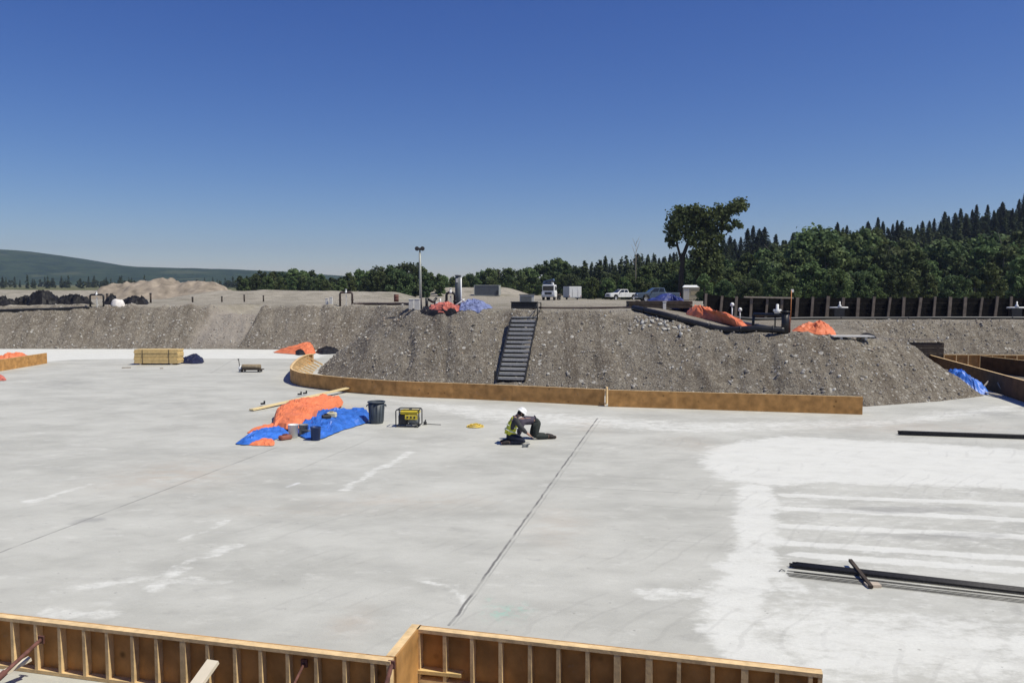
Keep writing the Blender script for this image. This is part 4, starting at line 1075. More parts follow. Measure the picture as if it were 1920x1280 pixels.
# timber stack
def timber_stack():
    a = P(251, 684); b = P(333, 684); L = b.x - a.x
    r = thing('timber_stack', 'banded stack of yellow form boards standing on the far slab at the left', 'timber stack', Vector(((a.x + b.x) / 2, a.y + .45, .0)), R(1))
    z = .09
    for k in range(2): MB().box((-L * .35 + k * L * .7, 0, .047), (.1, .9, .085)).build('bearer', GREYWOOD, r)
    for k in range(8):
        MB().box((random.uniform(-.02, .02), random.uniform(-.015, .015), z + .047), (L - .03, .9, .092)).build('board', OSB, r); z += .097
    for k in (-1, 1): MB().box((k * L * .3, -.468, .48), (.03, .006, .78)).build('strap', TRIM, r)
timber_stack()
o = MB().box((P(237, 690).x, P(237, 690).y, .03), (.45, .06, .05), rz=.35).build('offcut', GREYWOOD); tag(o, 'small dark offcut lying in front left of the timber stack', 'offcut')
o = MB().box((P(303, 691).x, P(303, 691).y, .025), (.16, .08, .04), rz=.1).build('offcut', GREYWOOD); tag(o, 'tiny dark offcut lying in front of the timber stack', 'offcut')
# roll on a cart
p = P(472, 697)
r = thing('hand_cart', 'low hand cart carrying a brown roll on the far slab', 'cart', p)
MB().box((.0, 0, .13), (1.15, .5, .04)).build('deck', DARKWOOD, r)
MB().lathe((-.48, 0, .26), [(0, 0), (.13, .0), (.14, .02), (.14, .92), (.13, .94), (0, .94)], 16, 'x').build('roll', M('brown_roll', (.30, .235, .15), .8, .25, 6), r)
MB().tube([(-.6, 0, .12), (-.66, 0, .62), (-.68, .1, .66), (-.68, -.1, .66), (-.66, 0, .62)], .02, 6).build('handle', TRIM, r)
for x in (-.42, .42):
    for s in (-1, 1): MB().lathe((x, s * .22, .065), [(0, -.02), (.06, -.02), (.06, .02), (0, .02)], 12, 'y').build('wheel', TYRE, r)
p = P(451, 697); o = MB().lathe((p.x, p.y, 0.004), [(0, 0), (.09, 0), (.10, .22), (.04, .27), (.04, .31), (0, .31)], 12).build('white_jug', WHITE); tag(o, 'small white jug beside the handle of the hand cart', 'jug')
# rebar
def bundle(name, label, A_, B_, n, spread, r_, layers, mat=REBAR):
    A_ = Vector(A_); B_ = Vector(B_); d = (B_ - A_).normalized(); nr = Vector((-d.y, d.x, 0))
    r = thing(name, label, 'rebar', A_)
    for k in range(n):
        lay = k % layers; off = (k // layers - (n // layers - 1) / 2) * spread + random.uniform(-.2, .2) * spread
        e = random.uniform(-.06, .06)
        a = A_ + nr * off + d * e; b = B_ + nr * (off + random.uniform(-.4, .4) * spread)
        mid = (a + b) / 2 + nr * random.uniform(-.3, .3) * spread
        zz = Vector((0, 0, r_ + .008 + lay * r_ * 1.9))
        MB().tube([a + zz, mid + zz, b + zz], r_, 6).build('bar', mat, r, world=True)
    return r
bundle('rebar_bundle', 'thick dark bundle of reinforcing bars lying at the lower right of the slab', P(1487, 1062), P(2100, 1132), 16, .022, .0135, 2)
bundle('loose_rebar', 'thin reinforcing bars spread loosely in front of the thick bundle', P(1482, 1076), P(2100, 1146), 5, .06, .006, 1)
bundle('steel_pipe_bundle', 'dark bundle of long steel bars beside the large pale patch', P(1687, 815), P(2200, 832), 14, .032, .02, 3)
a, b = P(1594, 1052, .07), P(1634, 1100, .03)
o = MB().bar(a + Vector((0, 0, .02)), b + Vector((0, 0, 0)), .05, .04).build('timber_offcut', DARKWOOD); tag(o, 'short dark batten laid across the thick rebar bundle', 'batten')
a, b = P(1626, 1101), P(1652, 1101)
o = MB().box(((a.x + b.x) / 2, a.y + .05, .022), (b.x - a.x, .13, .04)).build('timber_offcut', M('cream_offcut', (.55, .46, .36), .8, .1, 6)); tag(o, 'small pale wood block on the slab under the end of the dark batten', 'block')
p = P(1466, 1071); o = MB().tube([(p.x - .04, p.y, .01), (p.x, p.y + .02, .03), (p.x + .05, p.y, .01)], .008, 5).build('wire_tie', GREYBOX); tag(o, 'tiny twist of wire on the slab left of the rebar ends', 'wire')

# ------------------------------------------------------------------ stairs on the bank
def stairs():
    a = Vector((P(957, 716, .02).x, 33.0, 0)); 
    bot_l, bot_r = D(932, 715, 32.85), D(984, 716, 32.85)
    top_l, top_r = D(958, 602, 36.75), D(1009, 602, 36.75)
    bot = G(958, 717) + Vector((0, 0, .03)); top = G(983, 603) + Vector((0, 0, .06))
    r = thing('site_stairs', 'black steel stair with grating treads climbing the middle bank', 'stairs', bot)
    W = 1.12; run = (top - bot); hd = Vector((run.x, run.y, 0)).normalized(); sdv = Vector((hd.y, -hd.x, 0))
    for s in (-1, 1):
        o = sdv * s * (W / 2 + .03)
        MB().bar(bot + o + Vector((0, 0, .0)), top + o + Vector((0, 0, .02)), .05, .26).build('stringer', BLACKST, r, world=True)
    n = 14
    for k in range(n):
        c = bot.lerp(top, (k + .5) / n) + Vector((0, 0, .08))
        t = MB().box(c, (W - .02, .25, .03), rz=math.atan2(sdv.y, sdv.x)).build('tread', GRATING, r, world=True)
        MB().box(c - hd * .122 - Vector((0, 0, .05)), (W - .02, .02, .13), rz=math.atan2(sdv.y, sdv.x)).build('nosing', BLACKST, t, world=False) if False else MB().box(c - hd * .13 - Vector((0, 0, .05)), (W - .02, .02, .075), rz=math.atan2(sdv.y, sdv.x)).build('nosing', GRATING, r, world=True)
    MB().bar(bot + Vector((0, 0, -.04)), top + Vector((0, 0, -.04)), W - .01, .03).build('gap_backing', BLACKST, r, world=True)  # black sheet added behind the treads so the gaps read dark
    # top landing frame and rail
    lc = top + hd * .75
    gz = ground(lc.x, lc.y)
    MB().box(top + hd * .55 + Vector((0, 0, .12)), (W + .06, .9, .05), rz=math.atan2(sdv.y, sdv.x)).build('landing', GRATING, r, world=True)
    for k, s in enumerate((1,)):
        p0 = top + sdv * s * (W / 2 + .05); p1 = p0 + hd * .9
        rl = MB(); rl.tube([p0, p0 + Vector((0, 0, .78)), p1 + Vector((0, 0, .78)), p1], .024, 6); rl.tube([p0 + Vector((0, 0, .4)), p1 + Vector((0, 0, .4))], .018, 6)
        rl.tube([p0 - sdv * .22 + Vector((0, 0, .1)), p0 - sdv * .1 + Vector((0, 0, .5)), p0 - sdv * .04 + Vector((0, 0, .72))], .016, 5)
        rl.build('handrail', BLACKST, r, world=True)
    MB().box(D(931, 708, 32.8) + Vector((-.05, 0, .1)), (.10, .06, .35)).build('footing_post', BLACKST, r, world=True)
    # dark steel box at the head of the stair
    p = A(983, 40.2)
    q = thing('steel_tray', 'long low black steel bin at the head of the stair', 'bin', p)
    m = MB(); m.box((0, 0, .19), (1.28, .5, .30)); m.build('body', BLACKST, q, bevel=.02)
    MB().box((0, -.02, .365), (1.34, .56, .04)).build('rim', BLACKST, q)
    for s in (-1, 1): MB().box((s * .45, 0, .02), (.1, .44, .05)).build('skid', RUST, q)
stairs()
p = A(988, 56)
r = thing('equipment_box', 'grey louvred equipment box with pale sides beyond the head of the stair', 'equipment box', p)
MB().box((0, 0, .42), (.98, .8, .66)).build('cabinet', M('pale_grey', (.46, .46, .44), .6, .08, 5), r, bevel=.03)
m = MB()
for k in range(7): m.box((-.06, -.413, .2 + k * .075), (.74, .03, .05), rot=Matrix.Rotation(.5, 3, 'X'))
m.build('louvres', GREYBOX, r)
MB().box((0, 0, .79), (1.06, .88, .06)).build('lid', GREYBOX, r)
MB().box((0, 0, .05), (.9, .7, .08)).build('skid', BLACKST, r)

# ------------------------------------------------------------------ dewatering pipes
def goalpost(u, y, wd, ht, rr, mat, label, valve=True, stand=True):
    p = A(u, y); r = thing('header_pipe', label, 'pipe', p, 0, 'goalpost header pipes')
    w2 = wd / 2
    MB().tube([(-w2, 0, -.1), (-w2, 0, ht - .12), (-w2 + .04, 0, ht - .04), (-w2 + .12, 0, ht), (w2 - .12, 0, ht), (w2 - .04, 0, ht - .04), (w2, 0, ht - .12), (w2, 0, -.1)], rr, 10).build('pipe', mat, r)
    m = MB()
    for s in (-1, 1): m.lathe((s * w2, 0, ht * .45), [(rr, -.03), (rr * 1.5, -.03), (rr * 1.5, .03), (rr, .03)], 12)
    m.build('flanges', mat, r)
    if valve:
        v = MB().lathe((0, 0, ht - rr * .6), [(0, 0), (rr * 1.3, 0), (rr * 1.3, .10), (rr * .6, .14), (rr * .6, .30), (0, .30)], 12).build('valve', VALVE, r)
        MB().lathe((0, 0, ht + .27 - rr * .6), [(rr * .9, 0), (rr * 1.1, .012), (rr * .9, .024), (rr * .7, .012), (rr * .9, 0)], 12).build('hand_wheel', VALVE, v)
    if stand: MB().box((0, .02, ht * .4), (.07, .06, ht * .8)).build('stand', OFFWHITE, r)
    return r
goalpost(181.5, 63, 1.02, .95, .07, PIPE, 'black goalpost-shaped header pipe beside the black heaps at the left')
goalpost(649, crest(649, .8), .92, .98, .075, PIPEBR, 'dark brown goalpost-shaped header pipe with a white valve on top')
goalpost(845, 43.6, .44, .82, .07, PIPE, 'small black goalpost-shaped pipe beside the grey well casing')
def ground_pipe(name, label, pts, rr, mat, lift=None, rings=True):
    path = []
    for (u, y) in pts:
        p = A(u, y); path.append(p + Vector((0, 0, rr * .9)))
    path = smooth_path(path, 6)
    r = thing(name, label, 'pipe', path[0])
    MB().tube(path, rr, 12).build('pipe', mat, r, world=True)
    if rings:
        for k in range(3, len(path) - 2, 6):
            d = (path[k + 1] - path[k]).normalized(); MB().tube([path[k] - d * .03, path[k] + d * .03], rr * 1.14, 12).build('coupling', mat, r, world=True)
    return r
ground_pipe('discharge_pipe', 'long thin black pipe along the far crest at the left edge', [(-60, 62.5), (40, 62.6), (110, 62.6), (167, 62.8)], .09, PIPE)
ground_pipe('discharge_pipe', 'dark pipe on the crest running right from the brown goalpost pipe', [(662, 64.2), (690, 64.4), (725, 63.6), (755, 63), (775, 62)], .10, PIPEBR)
ground_pipe('discharge_pipe', 'thin dark hose line on the brink between the stair and the black pipe', [(1010, 41.5), (1080, 42), (1140, 42), (1200, 41.5)], .05, PIPEBR, rings=False)
ground_pipe('discharge_pipe', 'thick black pipe sloping down the brink to the black manifold', [(1188, crest(1188, 1.2))] + [(u_, crest(u_, .15)) for u_ in (1240, 1300, 1360, 1420, 1472)], .14, PIPE)
ground_pipe('discharge_pipe', 'second black pipe joining the manifold from behind', [(1362, 43), (1400, crest(1400, 4.5)), (1440, crest(1440, 2.0)), (1470, crest(1470, .6))], .12, PIPE)
ground_pipe('discharge_pipe', 'long black pipe along the foot of the shoring wall at the right', [(1330, 47.5), (1420, 48.5), (1520, 49.4), (1640, 49.6), (1780, 49.4), (2000, 49.2)], .09, PIPE)
# manifold
p = A(1473, crest(1473, .2))
r = thing('pump_manifold', 'black pipe manifold with a white valve standing on the brink', 'manifold', p)
MB().tube([(0, 0, -.1), (0, 0, .86)], .15, 14).build('riser', PIPE, r)
MB().lathe((0, 0, .86), [(.15, 0), (.2, 0), (.2, .05), (0, .06)], 14).build('flange', PIPE, r)
MB().tube([(0, 0, .74), (-.4, .5, .74), (-.93, 1.2, .74)], .075, 10).build('cross_pipe', PIPE, r)
MB().tube([(-.93, 1.2, .74), (-.95, 1.22, .4), (-.95, 1.22, -.1)], .06, 10).build('down_pipe', PIPE, r)
MB().tube([(-.30, .35, .74), (-.30, .35, .2)], .03, 8).build('drain', PIPE, r)
MB().tube([(.17, -.02, -.1), (.17, -.02, .5), (.1, 0, .8)], .05, 8).build('side_pipe', RUST, r)
v = MB().lathe((-.24, .28, .80), [(0, 0), (.12, 0), (.13, .14), (.06, .2), (.06, .38), (0, .4)], 12).build('valve', VALVE, r)
MB().tube([(-.40, .28, .93), (-.08, .28, .93)], .05, 8).build('valve_ports', VALVE, v)
# well station beside the floodlight
p = A(859, 45.5); r = thing('well_casing', 'tall grey vertical well casing at the brink beside the pale blue tarp', 'well casing', p)
MB().tube([(0, 0, -.3), (-.02, 0, .95), (.0, 0, 1.72)], .15, 14).build('casing', CONT, r)
MB().lathe((0, 0, 1.70), [(.15, 0), (.19, 0), (.19, .05), (0, .07)], 14).build('cap', GREYBOX, r)
MB().box((-.05, -.16, 1.45), (.12, .06, .22)).build('junction_box', OFFWHITE, r)
p = A(864.5, 44.5); o = MB().tube([p - Vector((0, 0, .2)), p + Vector((0, 0, 1.6))], .04, 8).build('white_standpipe', VALVE); tag(o, 'slim white standpipe right of the grey well casing', 'pipe')
p = A(868, 41.2); m = MB(); m.tube([p, p + Vector((0, 0, .5))], .03, 6).tube([p + Vector((-.1, 0, .48)), p + Vector((.62, -.2, .04))], .028, 6).tube([p + Vector((.1, 0, .48)), p + Vector((-.55, -.1, .05))], .028, 6)
o = m.build('trestle', VALVE); tag(o, 'white A-shaped trestle leaning in front of the pale blue tarp', 'trestle')
p = A(800, 43); m = MB(); m.tube([p, p + Vector((0, 0, .62))], .075, 10).tube([p + Vector((0, 0, .58)), p + Vector((.32, .1, .40)), p + Vector((.50, .2, .62))], .07, 10).tube([p + Vector((.4, .2, .5)), p + Vector((.4, .2, -.05))], .05, 8)
o = m.build('bent_pipe', PIPE); tag(o, 'black elbow pipe standing beside the floodlight pole', 'pipe')
p = A(822, 43.5); r = thing('pump_unit', 'small white pump between the two black pipes at the brink', 'pump', p)
MB().lathe((-.16, 0, .2), [(0, 0), (.12, 0), (.12, .26), (.06, .32), (0, .32)], 12, 'x').build('motor', VALVE, r)
MB().box((0, 0, .05), (.5, .3, .08)).build('base', RUST, r); MB().tube([(.1, 0, .2), (.1, 0, .5)], .04, 8).build('outlet', VALVE, r)
# floodlight pole
p = A(789, crest(789, 1.2))
r = thing('floodlight_pole', 'slender grey floodlight pole with two lamp heads', 'light pole', p)
MB().tube([(0, 0, -.3), (-.02, 0, 1.5), (-.03, 0, 2.85)], [.075, .065, .055], 10).build('pole', GALV, r)
MB().tube([(-.03, 0, 2.6), (-.03, 0, 3.1)], .035, 8).build('mast_head', TRIM, r)
for s in (-1, 1):
    lp = MB().tube([(-.03, 0, 2.98), (-.03 + s * .12, 0, 3.02)], .025, 6).lathe((-.03 + s * .14, -.02, 3.05), [(0, .09), (.06, .08), (.115, -.04), (.10, -.05), (0, -.03)], 12, 'y').build('lamp', TRIM, r)
# white blocks
def block(u, y, label, wd=.26, ht=.5, name='concrete_block'):
    p = A(u, y); o = MB().box((p.x, p.y, p.z + ht / 2 - .03), (wd, wd, ht)).box((p.x, p.y, p.z + ht - .01), (wd * 1.12, wd * 1.12, .04)).build(name, OFFWHITE, bevel=.012); tag(o, label, 'concrete block', 'white blocks on the crest')
block(771.5, crest(771, .3), 'left white block of the pair at the foot of the floodlight pole'); block(782.5, crest(782, .2), 'right white block of the pair at the foot of the floodlight pole', .27, .52)
block(613, crest(613, 1), 'left white marker block of the pair left of the brown goalpost pipe', .2, .5); block(621, crest(621, .9), 'right white marker block of the pair left of the brown goalpost pipe', .2, .52)
# white bag
p = A(221, 63.5); o = tarp('white_sack', 'bulging white sack on the far crest right of the black goalpost pipe', [(p.x + .5 * math.cos(t), p.y + .42 * math.sin(t)) for t in np.linspace(0, 5.5, 8)], .42, M('white_sack', (.66, .62, .58), .8, .1, 5), 91, cat='sack', wr=.05, zf=hf, pw=5)
# dark posts on the plain
def bollard(u, y, ht, label):
    p = A(u, y); r = thing('marker_post', label, 'post', p, 0, 'dark marker posts on the plain')
    MB().tube([(0, 0, -.1), (0, 0, ht)], .09, 10).build('post', DARKWOOD, r)
    MB().lathe((0, 0, ht), [(.10, -.1), (.115, -.06), (.10, .01), (0, .03)], 10).build('cap', TRIM, r)
LB = ['first dark marker post right of the black heaps, the tallest', 'short dark marker post between the tallest post and the stockpile end', 'dark marker post in front of the right end of the dirt stockpile', 'dark marker post just right of the dirt stockpile', 'last dark marker post on the right, left of the brown goalpost pipe', 'dark marker post beside the black goalpost pipe']
for (u, y, ht), lb in zip(((282.5, 80, .95), (361, 88, .55), (416, 96, .65), (458, 98, .85), (494, 100, .75), (201, 75, .85)), LB): bollard(u, y, ht, lb)
p = A(743, 100); r = thing('steel_drum', 'small rusty drum on the plain in front of the middle clump of trees', 'drum', p)
MB().lathe((0, 0, 0), [(0, 0), (.29, 0), (.29, .28), (.30, .3), (.29, .32), (.29, .58), (.30, .6), (.29, .62), (.29, .88), (0, .88)], 16).build('shell', RUST, r); MB().lathe((0, 0, .88), [(.29, 0), (.30, .012), (.27, .02), (0, .005)], 16).build('lid', RUST, r)
# stockpile
def mound(name, label, u0, u1, y, prof, seed, mat, depth):
    n = 90; m = 26; x0, x1 = X_at(u0, y), X_at(u1, y)
    gx = np.linspace(x0, x1, n); gy = np.linspace(-depth, depth, m); GX, GY = np.meshgrid(gx, gy)
    uu = GX / y * F + 960
    hh = np.interp(uu, [q[0] for q in prof], [q[1] for q in prof])
    z = hh * np.clip(1 - (np.abs(GY) / depth) ** 1.3, 0, 1) * (.85 + .5 * (fbm(GX * .35, GY * .35, seed, 4) - .35)) + 1.3 * (fbm(GX * .7, GY * .7, seed + 2, 4) - .5) * np.clip(hh / 1.2, 0, 1) * (np.abs(GY) < depth * .95)
    base = float(height(np.array([(x0 + x1) / 2]), np.array([y]))[0]) - .35
    c = np.array(((x0 + x1) / 2, y, base))
    me = np_mesh(name, np.stack([GX - c[0], GY, z], -1).reshape(-1, 3), grid_quads(n, m), mat, True)
    tag(link(name, me, None, tuple(c)), label, 'dirt pile')
mound('dirt_stockpile', 'long lumpy brown dirt stockpile on the plain in front of the far hills', 172, 440, 170, [(172, .2), (190, 2.0), (206, 3.4), (226, 3.7), (245, 3.3), (265, 4.6), (300, 5.3), (320, 5.0), (338, 3.9), (355, 3.8), (380, 4.1), (405, 4.0), (425, 2.8), (440, .2)], 33, DIRT, 9)
# timber mats
p = A(1235, 46.5); r = thing('timber_mats', 'low stack of dark timber mats below the grey pickup', 'timber mats', p, R(-3))
for k in range(2):
    for j in range(5): MB().box((0, -.7 + j * .31, .10 + k * .2), (3.5, .3, .18)).build('beam', DARKWOOD, r)
for s in (-1, 1): MB().box((s * 1.2, 0, .2), (.05, 1.62, .44)).build('tie_plate', RUST, r)
p = A(1246, 45); o = MB().box((p.x, p.y, p.z + .2), (.16, .12, .42)).box((p.x, p.y, p.z + .42), (.2, .16, .04)).build('white_post', OFFWHITE); tag(o, 'stubby white post in front of the timber mats', 'post')
# white panel at right brink
p = A(1597, crest(1597, .3)); o = MB().box((p.x, p.y, p.z + .10), (1.62, .7, .05), rz=-.03).box((p.x - .5, p.y, p.z + .02), (.1, .6, .12)).box((p.x + .5, p.y, p.z + .02), (.1, .6, .12)).build('white_slab', OFFWHITE); tag(o, 'flat white panel lying at the right end of the brink', 'panel')
p = A(1626, crest(1626, 1.2)); o = tarp('black_scrap', 'small black scrap at the right tip of the brink behind the white panel', [(p.x - .4, p.y), (p.x, p.y + .5), (p.x + .45, p.y + .1), (p.x + .1, p.y - .3)], .2, BLACKTARP, 93, wr=.05, zf=hf)

# ------------------------------------------------------------------ shoring wall with posts
def shoring():
    a, b = A(1322, 51.5), A(2010, 51.2)
    r = thing('shoring_wall', 'dark shoring wall with pale leaning posts along the edge of the right wood', 'retaining wall', a)
    d = (b - a); L = d.length; d.normalize(); n = 25
    for k in range(n):
        t = k / (n - 1); p = a.lerp(b, t); p.z = ground(p.x, p.y) - .1
        q = p + Vector((.09 + random.uniform(-.05, .06), .0, 1.42 + random.uniform(-.04, .06)))
        MB().bar(p, q, .10, random.uniform(.13, .20), up=(1, 0, 0)).build('post', M('brown_post', (.16, .13, .105), .85, .3, 4, .2, 30), r, world=True)
        if k < n - 1:
            p2 = a.lerp(b, (k + 1) / (n - 1)); p2.z = ground(p2.x, p2.y)
            m = MB()
            for j in range(4):
                z = .14 + j * .32
                m.bar(p + Vector((-.08, .12, z + .1)), p2 + Vector((.12, .12, z)), .05, .318)
            m.build('lagging_bay', M('black_lagging', (.010, .009, .009), .9, .3, 6, spec=.1), r, world=True)
    p0, p1 = a.lerp(b, .105), a.lerp(b, .24)
    MB().bar(Vector((p0.x, p0.y - .1, 3.78)), Vector((p1.x, p1.y - .1, 3.72)), .08, .09).build('rail', GREYWOOD, r, world=True)
shoring()
def tee(u, y, label, sc=1.0, stand=.62):
    p = A(u, y); r = thing('well_valve', label, 'valve', p, 0, 'white well valves by the shoring wall')
    MB().box((0, 0, stand / 2), (.62 * sc, .3, stand)).build('stand', BLACKST, r)
    MB().tube([(-.55 * sc, -.02, stand + .05), (.55 * sc, -.02, stand + .05)], .045, 8).build('cross_pipe', VALVE, r)
    MB().lathe((.05, -.02, stand + .06), [(0, 0), (.12, 0), (.09, .14), (.045, .18), (.045, .36), (0, .36)], 10).build('valve', VALVE, r)
tee(1573, 50.2, 'white tee valve on a black stand mid-way along the shoring wall'); tee(1905, 50.0, 'white tee valve on a black stand at the right photo edge')
p = A(1373, 48); o = MB().tube([p, p + Vector((0, 0, .85))], .04, 8).lathe(p + Vector((0, 0, .8)), [(0, 0), (.12, 0), (.12, .12), (.05, .2), (0, .2)], 10).build('white_riser', VALVE); tag(o, 'white valve riser behind the orange tarp mound', 'valve')
p = A(1388, 47); o = MB().tube([p, p + Vector((0, 0, .6))], .04, 8).lathe(p + Vector((0, 0, .55)), [(0, 0), (.11, 0), (.11, .12), (.05, .2), (0, .2)], 10).build('white_riser', VALVE); tag(o, 'shorter white valve riser right of the taller one behind the orange tarp', 'valve')
p = A(1483, 45); r = thing('survey_stake', 'tall thin survey stake with a pale top behind the manifold', 'stake', p)
MB().tube([(0, 0, -.2), (.02, 0, 1.75)], .022, 6).build('stake', STAKE, r); MB().box((.07, 0, 1.72), (.14, .02, .16)).build('flag', VALVE, r)

# ------------------------------------------------------------------ vehicles
def wheel(parent, x, y, r_=.40, w_=.26):
    t = MB().lathe((x, y, r_), [(r_ * .62, -w_ / 2), (r_ * .95, -w_ / 2), (r_, -w_ * .35), (r_, w_ * .35), (r_ * .95, w_ / 2), (r_ * .62, w_ / 2), (r_ * .62, -w_ / 2)], 22, 'y')
    wh = t.build('wheel', TYRE, parent)
    s = -1 if y < 0 else 1
    MB().lathe((x, y + s * .02, r_), [(0, -.09), (r_ * .2, -.09 + (s * .04)), (r_ * .55, -.05), (r_ * .64, s * w_ * .46)], 18, 'y').build('rim', RIM, wh)
def pickup(label, loc, rz, paint):
    r = thing('pickup_truck', label, 'pickup', loc, rz, 'pickups parked by the wood')
    # nose towards -x
    W = .98
    lower = [(-2.85, .52), (-2.92, .70), (-2.88, 1.02), (-2.72, 1.16), (-1.45, 1.24), (-1.35, 1.26), (.95, 1.26), (.97, 1.24), (2.86, 1.22), (2.9, 1.16), (2.9, .6), (2.8, .5), (2.35, .48), (2.25, .80), (2.05, .95), (1.75, .95), (1.55, .80), (1.45, .46), (-1.25, .44), (-1.36, .80), (-1.58, .95), (-1.92, .95), (-2.12, .80), (-2.22, .48)]
    MB().prism(lower, -W, W).build('body', paint, r, bevel=.05)
    cb = lambda y, dx, z: None
    bot = [(-1.42, -.93, 1.24), (.98, -.93, 1.24), (.98, .93, 1.24), (-1.42, .93, 1.24)]
    top = [(-.55, -.74, 1.88), (.80, -.74, 1.88), (.80, .74, 1.88), (-.55, .74, 1.88)]
    MB().loft(bot, top).build('cab', paint, r, bevel=.05)
    def quad(pts, off):
        a = Vector(pts[0]); nrm = (Vector(pts[1]) - a).cross(Vector(pts[3]) - a).normalized() * off
        return [Vector(q) + nrm for q in pts]
    def lerp3(a, b, t): return Vector(a).lerp(Vector(b), t)
    def pane(b0, b1, t0, t1, s0, s1, v0, v1, off, name='window'):
        lo = lambda t: lerp3(lerp3(b0, b1, t), lerp3(t0, t1, t), v0); hi = lambda t: lerp3(lerp3(b0, b1, t), lerp3(t0, t1, t), v1)
        q = [lo(s0), lo(s1), hi(s1), hi(s0)]; n_ = (q[1] - q[0]).cross(q[3] - q[0]).normalized()
        MB().loft([p_ - n_ * .01 for p_ in q], [p_ + n_ * off for p_ in q]).build(name, GLASS, r)
    pane(bot[0], bot[1], top[0], top[1], .10, .54, .12, .86, .012); pane(bot[0], bot[1], top[0], top[1], .58, .92, .12, .86, .012)
    pane(bot[2], bot[3], top[2], top[3], .08, .42, .12, .86, .012); pane(bot[2], bot[3], top[2], top[3], .46, .90, .12, .86, .012)
    pane(bot[3], bot[0], top[3], top[0], .06, .94, .10, .90, .012, 'windscreen'); pane(bot[1], bot[2], top[1], top[2], .1, .9, .15, .8, .012, 'rear_window')
    MB().box((1.93, 0, 1.225), (1.75, 1.62, .03)).build('bed_liner', TRIM, r)
    MB().box((-2.93, 0, .60), (.16, 1.92, .20)).build('front_bumper', RIM, r, bevel=.03)
    MB().box((2.95, 0, .60), (.14, 1.9, .18)).build('rear_bumper', RIM, r, bevel=.03)
    MB().box((-2.90, 0, .92), (.07, 1.15, .26)).build('grille', TRIM, r)
    for s in (-1, 1):
        MB().box((-2.865, s * .78, .95), (.10, .32, .20)).build('headlight', M('lamp_glass', (.7, .72, .74), .15, .05, 5), r, bevel=.02)
        MB().box((2.90, s * .88, 1.0), (.05, .14, .34)).build('tail_light', M('red_lens', (.35, .02, .02), .3, .1, 5), r)
        MB().box((-.98, s * 1.06, 1.30), (.12, .18, .16)).build('mirror', TRIM, r, bevel=.02)
        MB().box((.30, s * .988, 1.08), (.16, .02, .03)).build('door_handle', TRIM, r)
        m = MB()
        for x in (-.62, .12, .92): m.box((x, s * .983, .88), (.012, .008, .66))
        m.build('door_seam', TRIM, r)
        for x in (-1.74, 1.90): wheel(r, x, s * .86)
    return r
p = A(1166, 150); pickup('white pickup truck facing left at the edge of the wood', p, R(22), WHITE)
p = A(1232, 112); pickup('blue-grey crew pickup facing left behind the timber mats', p, R(4), GREYCAR)
# boom truck
p = A(1030, 142)
r = thing('boom_truck', 'white boom truck facing the camera with a folded crane behind its cab', 'truck', p, R(-14))
MB().prism([(-1.15, .55), (-1.15, 1.45), (-1.05, 1.55), (-1.05, 2.55), (-.95, 2.65), (.95, 2.65), (1.05, 2.55), (1.05, 1.55), (1.15, 1.45), (1.15, .55)], -1.0, 1.1).build('cab', WHITE, r, bevel=.06)
MB().box((0, -1.02, 2.05), (1.85, .05, .78)).build('windscreen', GLASS, r, bevel=.02)
for s in (-1, 1): MB().box((s * 1.06, .1, 2.05), (.04, 1.1, .65)).build('side_window', GLASS, r)
MB().box((0, -1.03, 1.18), (1.2, .05, .42)).build('grille', TRIM, r)
MB().box((0, -1.08, .70), (2.3, .16, .28)).build('bumper', RIM, r, bevel=.03)
for s in (-1, 1):
    MB().box((s * .86, -1.03, 1.15), (.34, .06, .24)).build('headlight', MATS['lamp_glass'], r); MB().box((s * 1.32, -.9, 2.0), (.16, .1, .45)).build('mirror', TRIM, r)
    for y in (-.35, 3.2, 4.4): 
        t = MB().lathe((s * .95, y, .5), [(.3, -.15), (.48, -.15), (.5, -.08), (.5, .08), (.48, .15), (.3, .15), (.3, -.15)], 18, 'x').build('wheel', TYRE, r); MB().lathe((s * .98, y, .5), [(0, -.05), (.3, -.02), (.31, .12 * s)], 14, 'x').build('rim', RIM, t)
MB().box((0, 3.2, .95), (2.3, 4.6, .22)).build('flatbed', DARKWOOD, r)
MB().box((-.2, 1.6, 1.5), (1.2, .7, 1.5)).build('crane_base', TRIM, r, bevel=.05)
MB().bar((-.2, 1.6, 2.3), (-1.5, 2.6, 3.1), .42, .45).bar((-1.5, 2.6, 3.1), (.5, 1.5, 3.5), .34, .38).bar((-1.5, 2.2, 2.5), (.2, 1.8, 3.0), .3, .3).build('crane_boom', M('blue_boom', (.10, .16, .26), .5, .15, 5), r)
MB().bar((.35, 1.5, 2.65), (.1, 1.6, 3.3), .28, .28).build('crane_mast', WHITE, r)
m = MB()
for k in range(4): m.tube([(-1.3 + .1 * k, 1.4, 2.9 + .1 * k), (.6, 1.3, 3.1 + .12 * k)], .03, 5)
m.build('hoses', TRIM, r)
MB().box((-1.0, 2.4, 1.6), (.5, 1.8, 1.1)).build('toolbox', M('maroon_box', (.09, .03, .04), .6, .2, 5), r, bevel=.03)
